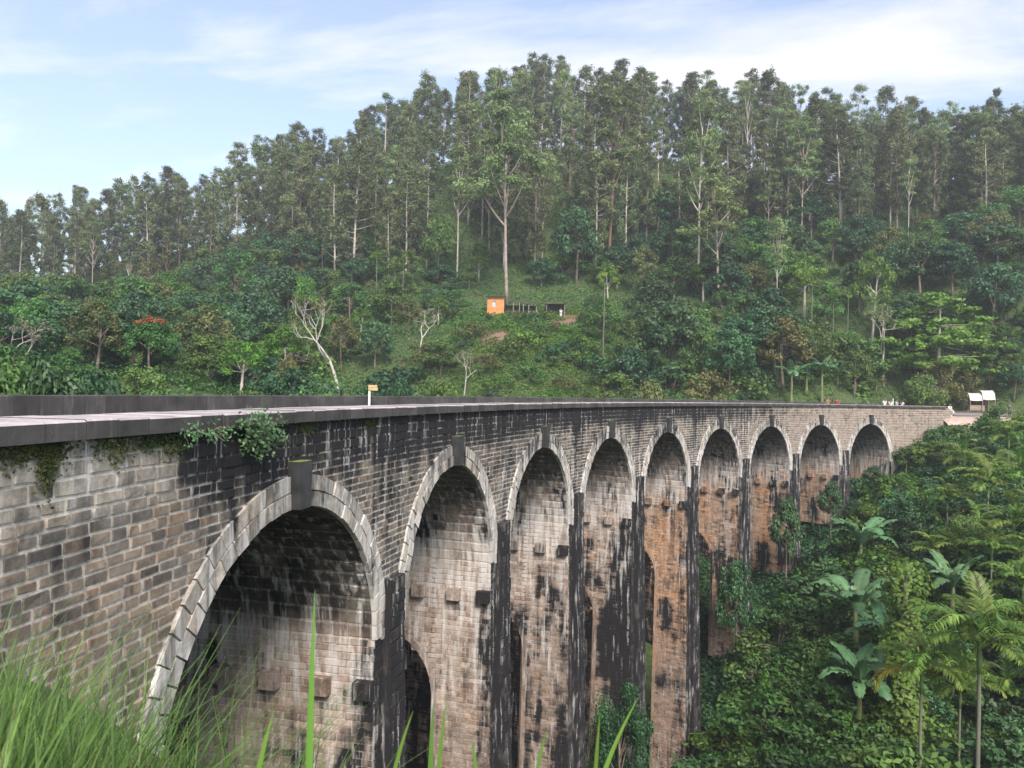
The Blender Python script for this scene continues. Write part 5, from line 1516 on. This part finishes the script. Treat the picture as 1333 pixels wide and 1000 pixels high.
# ------------------------------------------------------------------ foreground grass
def blades(n, seed, cond, hmin, hmax, wid):
    g = np.random.default_rng(seed)
    u = g.uniform(-120, 900, n); d = 1.0 + 5.2 * g.random(n) ** .8
    q, v, dd = vH(u, d); m = cond(u, v, d) ; q, u, d = q[m], u[m], d[m]; k = len(q)
    hgt = g.uniform(hmin, hmax, k) * (.55 + .9 * fbm(q[:, 0] * 2, q[:, 1] * 2, seed))
    az = g.uniform(0, 6.28, k); lean = g.uniform(.15, .75, k)
    dirv = np.c_[np.cos(az), np.sin(az), 0 * az]; sidev = np.c_[-np.sin(az), np.cos(az), 0 * az]
    seg = 5; V = []
    for i in range(seg):
        t = i / (seg - 1)
        c = q + dirv * (lean * hgt * t ** 1.9)[:, None] + np.c_[0 * az, 0 * az, hgt * (t - .28 * lean * t ** 2.4)]
        w = (wid * g.uniform(.7, 1.2, k) * (1 - t ** 1.6) + .0006)[:, None]
        V += [c - sidev * w, c + sidev * w]
    V = np.stack(V, 1).reshape(-1, 3)
    base = np.array([(2 * i, 2 * i + 1, 2 * i + 3, 2 * i + 2) for i in range(seg - 1)])
    Fq = (base[None] + (np.arange(k) * 2 * seg)[:, None, None]).reshape(-1, 4)
    return V, Fq, np.repeat(np.clip(g.normal(.30, .24, k) + .5 * (fbm(q[:, 0] * 2.5, q[:, 1] * 2.5, 14) - .4), 0, 1), 2 * seg)
V, Fq, tn = blades(2600, 302, lambda u, v, d: (u < 300), .3, .9, .005)
tag(link('dry_grass', mesh('dry_grass', V, Fq, LF['olive'], att={'tone': tn}, smooth=True)), 'yellowish dry blades scattered through the foreground grass', 'grass', None, 'stuff')
V, Fq, tn = blades(26000, 301, lambda u, v, d: (u < 330 + 120 * np.sin(d * 3)) | (d < 2.6), .3, 1.0, .005)
tag(link('grass', mesh('grass', V, Fq, LF['grass'], att={'tone': tn}, smooth=True)), 'long green grass on the bank in the foreground', 'grass', None, 'stuff')
g = np.random.default_rng(33)
NW = 30000
u = g.uniform(-100, 380, NW); d = 2.2 + 3.8 * g.random(NW); q, v, dd = vH(u, d)
P = q + np.c_[g.normal(0, .03, (NW, 2)), .05 + .62 * g.random(NW) * np.clip(fbm(q[:, 0] * 1.9, q[:, 1] * 1.9, 8) * 2.4 - .45, .1, 1.3)]
tag(link('weeds', leafmesh('weeds', P, g.normal(0, .5, (NW, 3)) + [0, 0, 1], .075, .034, g.normal(.42, .26, NW), LF['grass'], g, .2)), 'small-leaved weeds growing among the foreground grass', 'weeds', None, 'stuff')
def tall_blade(u, vt, vb, d, w, lean, label):
    a, b = at(u, vb, d), at(u + lean, vt, d); 
    a = a.copy(); mid = (a + b) / 2 + RT * (-lean * .12) * d / F
    t = np.linspace(0, 1, 9)[:, None]; c = (1 - t) ** 2 * a + 2 * t * (1 - t) * mid + t * t * b
    gz = H1(a[0], a[1]); root = np.array([a[0] - RT[0] * lean * .2 * d / F, a[1] - RT[1] * lean * .2 * d / F, gz])
    c = np.vstack([root[None], c]); n = len(c); tt = np.linspace(0, 1, n)[:, None]
    wv = w * (1 - tt ** 2.2) + .0004; nrm = unit(np.cross(UP, RT)) * .0
    V = np.concatenate([c - RT * wv, c - fw * wv * .35, c + RT * wv])
    Fq = np.array([(i, i + 1, n + i + 1, n + i) for i in range(n - 1)] + [(n + i, n + i + 1, 2 * n + i + 1, 2 * n + i) for i in range(n - 1)])
    tag(link('grass_blade', mesh('grass_blade', V, Fq, LF['bright'], att={'tone': np.full(3 * n, .75)}, smooth=True)), label, 'grass blade', 'tall grass blades in the foreground')
for a in ((402, 768, 1010, 2.0, .0085, 8, 'widest tall grass blade in front of the first arch'), (335, 925, 1010, 1.9, .006, 22, 'short grass blade below the left side of the first arch'), (512, 925, 1010, 2.0, .005, 26, 'grass blade crossing the foot of the first pier'), (560, 915, 1010, 2.0, .006, 4, 'upright grass blade left of the forked pair'), (570, 908, 1010, 2.0, .005, 12, 'grass blade leaning right beside the upright one'),
          (775, 930, 1010, 2.1, .005, 6, 'upright grass blade before the dark tree at the pier foot'), (785, 908, 1010, 2.1, .006, 46, 'long grass blade leaning right before the dark tree'), (620, 960, 1010, 2.0, .004, -6, 'thin grass blade under the second pier'), (698, 950, 1010, 2.0, .004, 14, 'thin grass blade under the third arch')):
    tall_blade(*a)

# ------------------------------------------------------------------ air
mh, t, b = newmat('haze_air')
t.nodes.remove(b)
pv = nd(t, 'ShaderNodeVolumePrincipled'); pv.inputs['Color'].default_value = (.93, .96, 1.0, 1); pv.inputs['Density'].default_value = HAZE
pv.inputs['Anisotropy'].default_value = .2
t.links.new(pv.outputs[0], t.nodes['Material Output'].inputs['Volume'])
mb = MB(); zl = float(GZ.min()) - 1.5; zh = 108.0
mb.box((25, 25, (zl + zh) / 2), (2300, 2300, zh - zl))
tag(link('haze', mb.mesh('haze', mh)), 'thin pale morning haze over the valley and hill', 'haze', None, 'stuff')
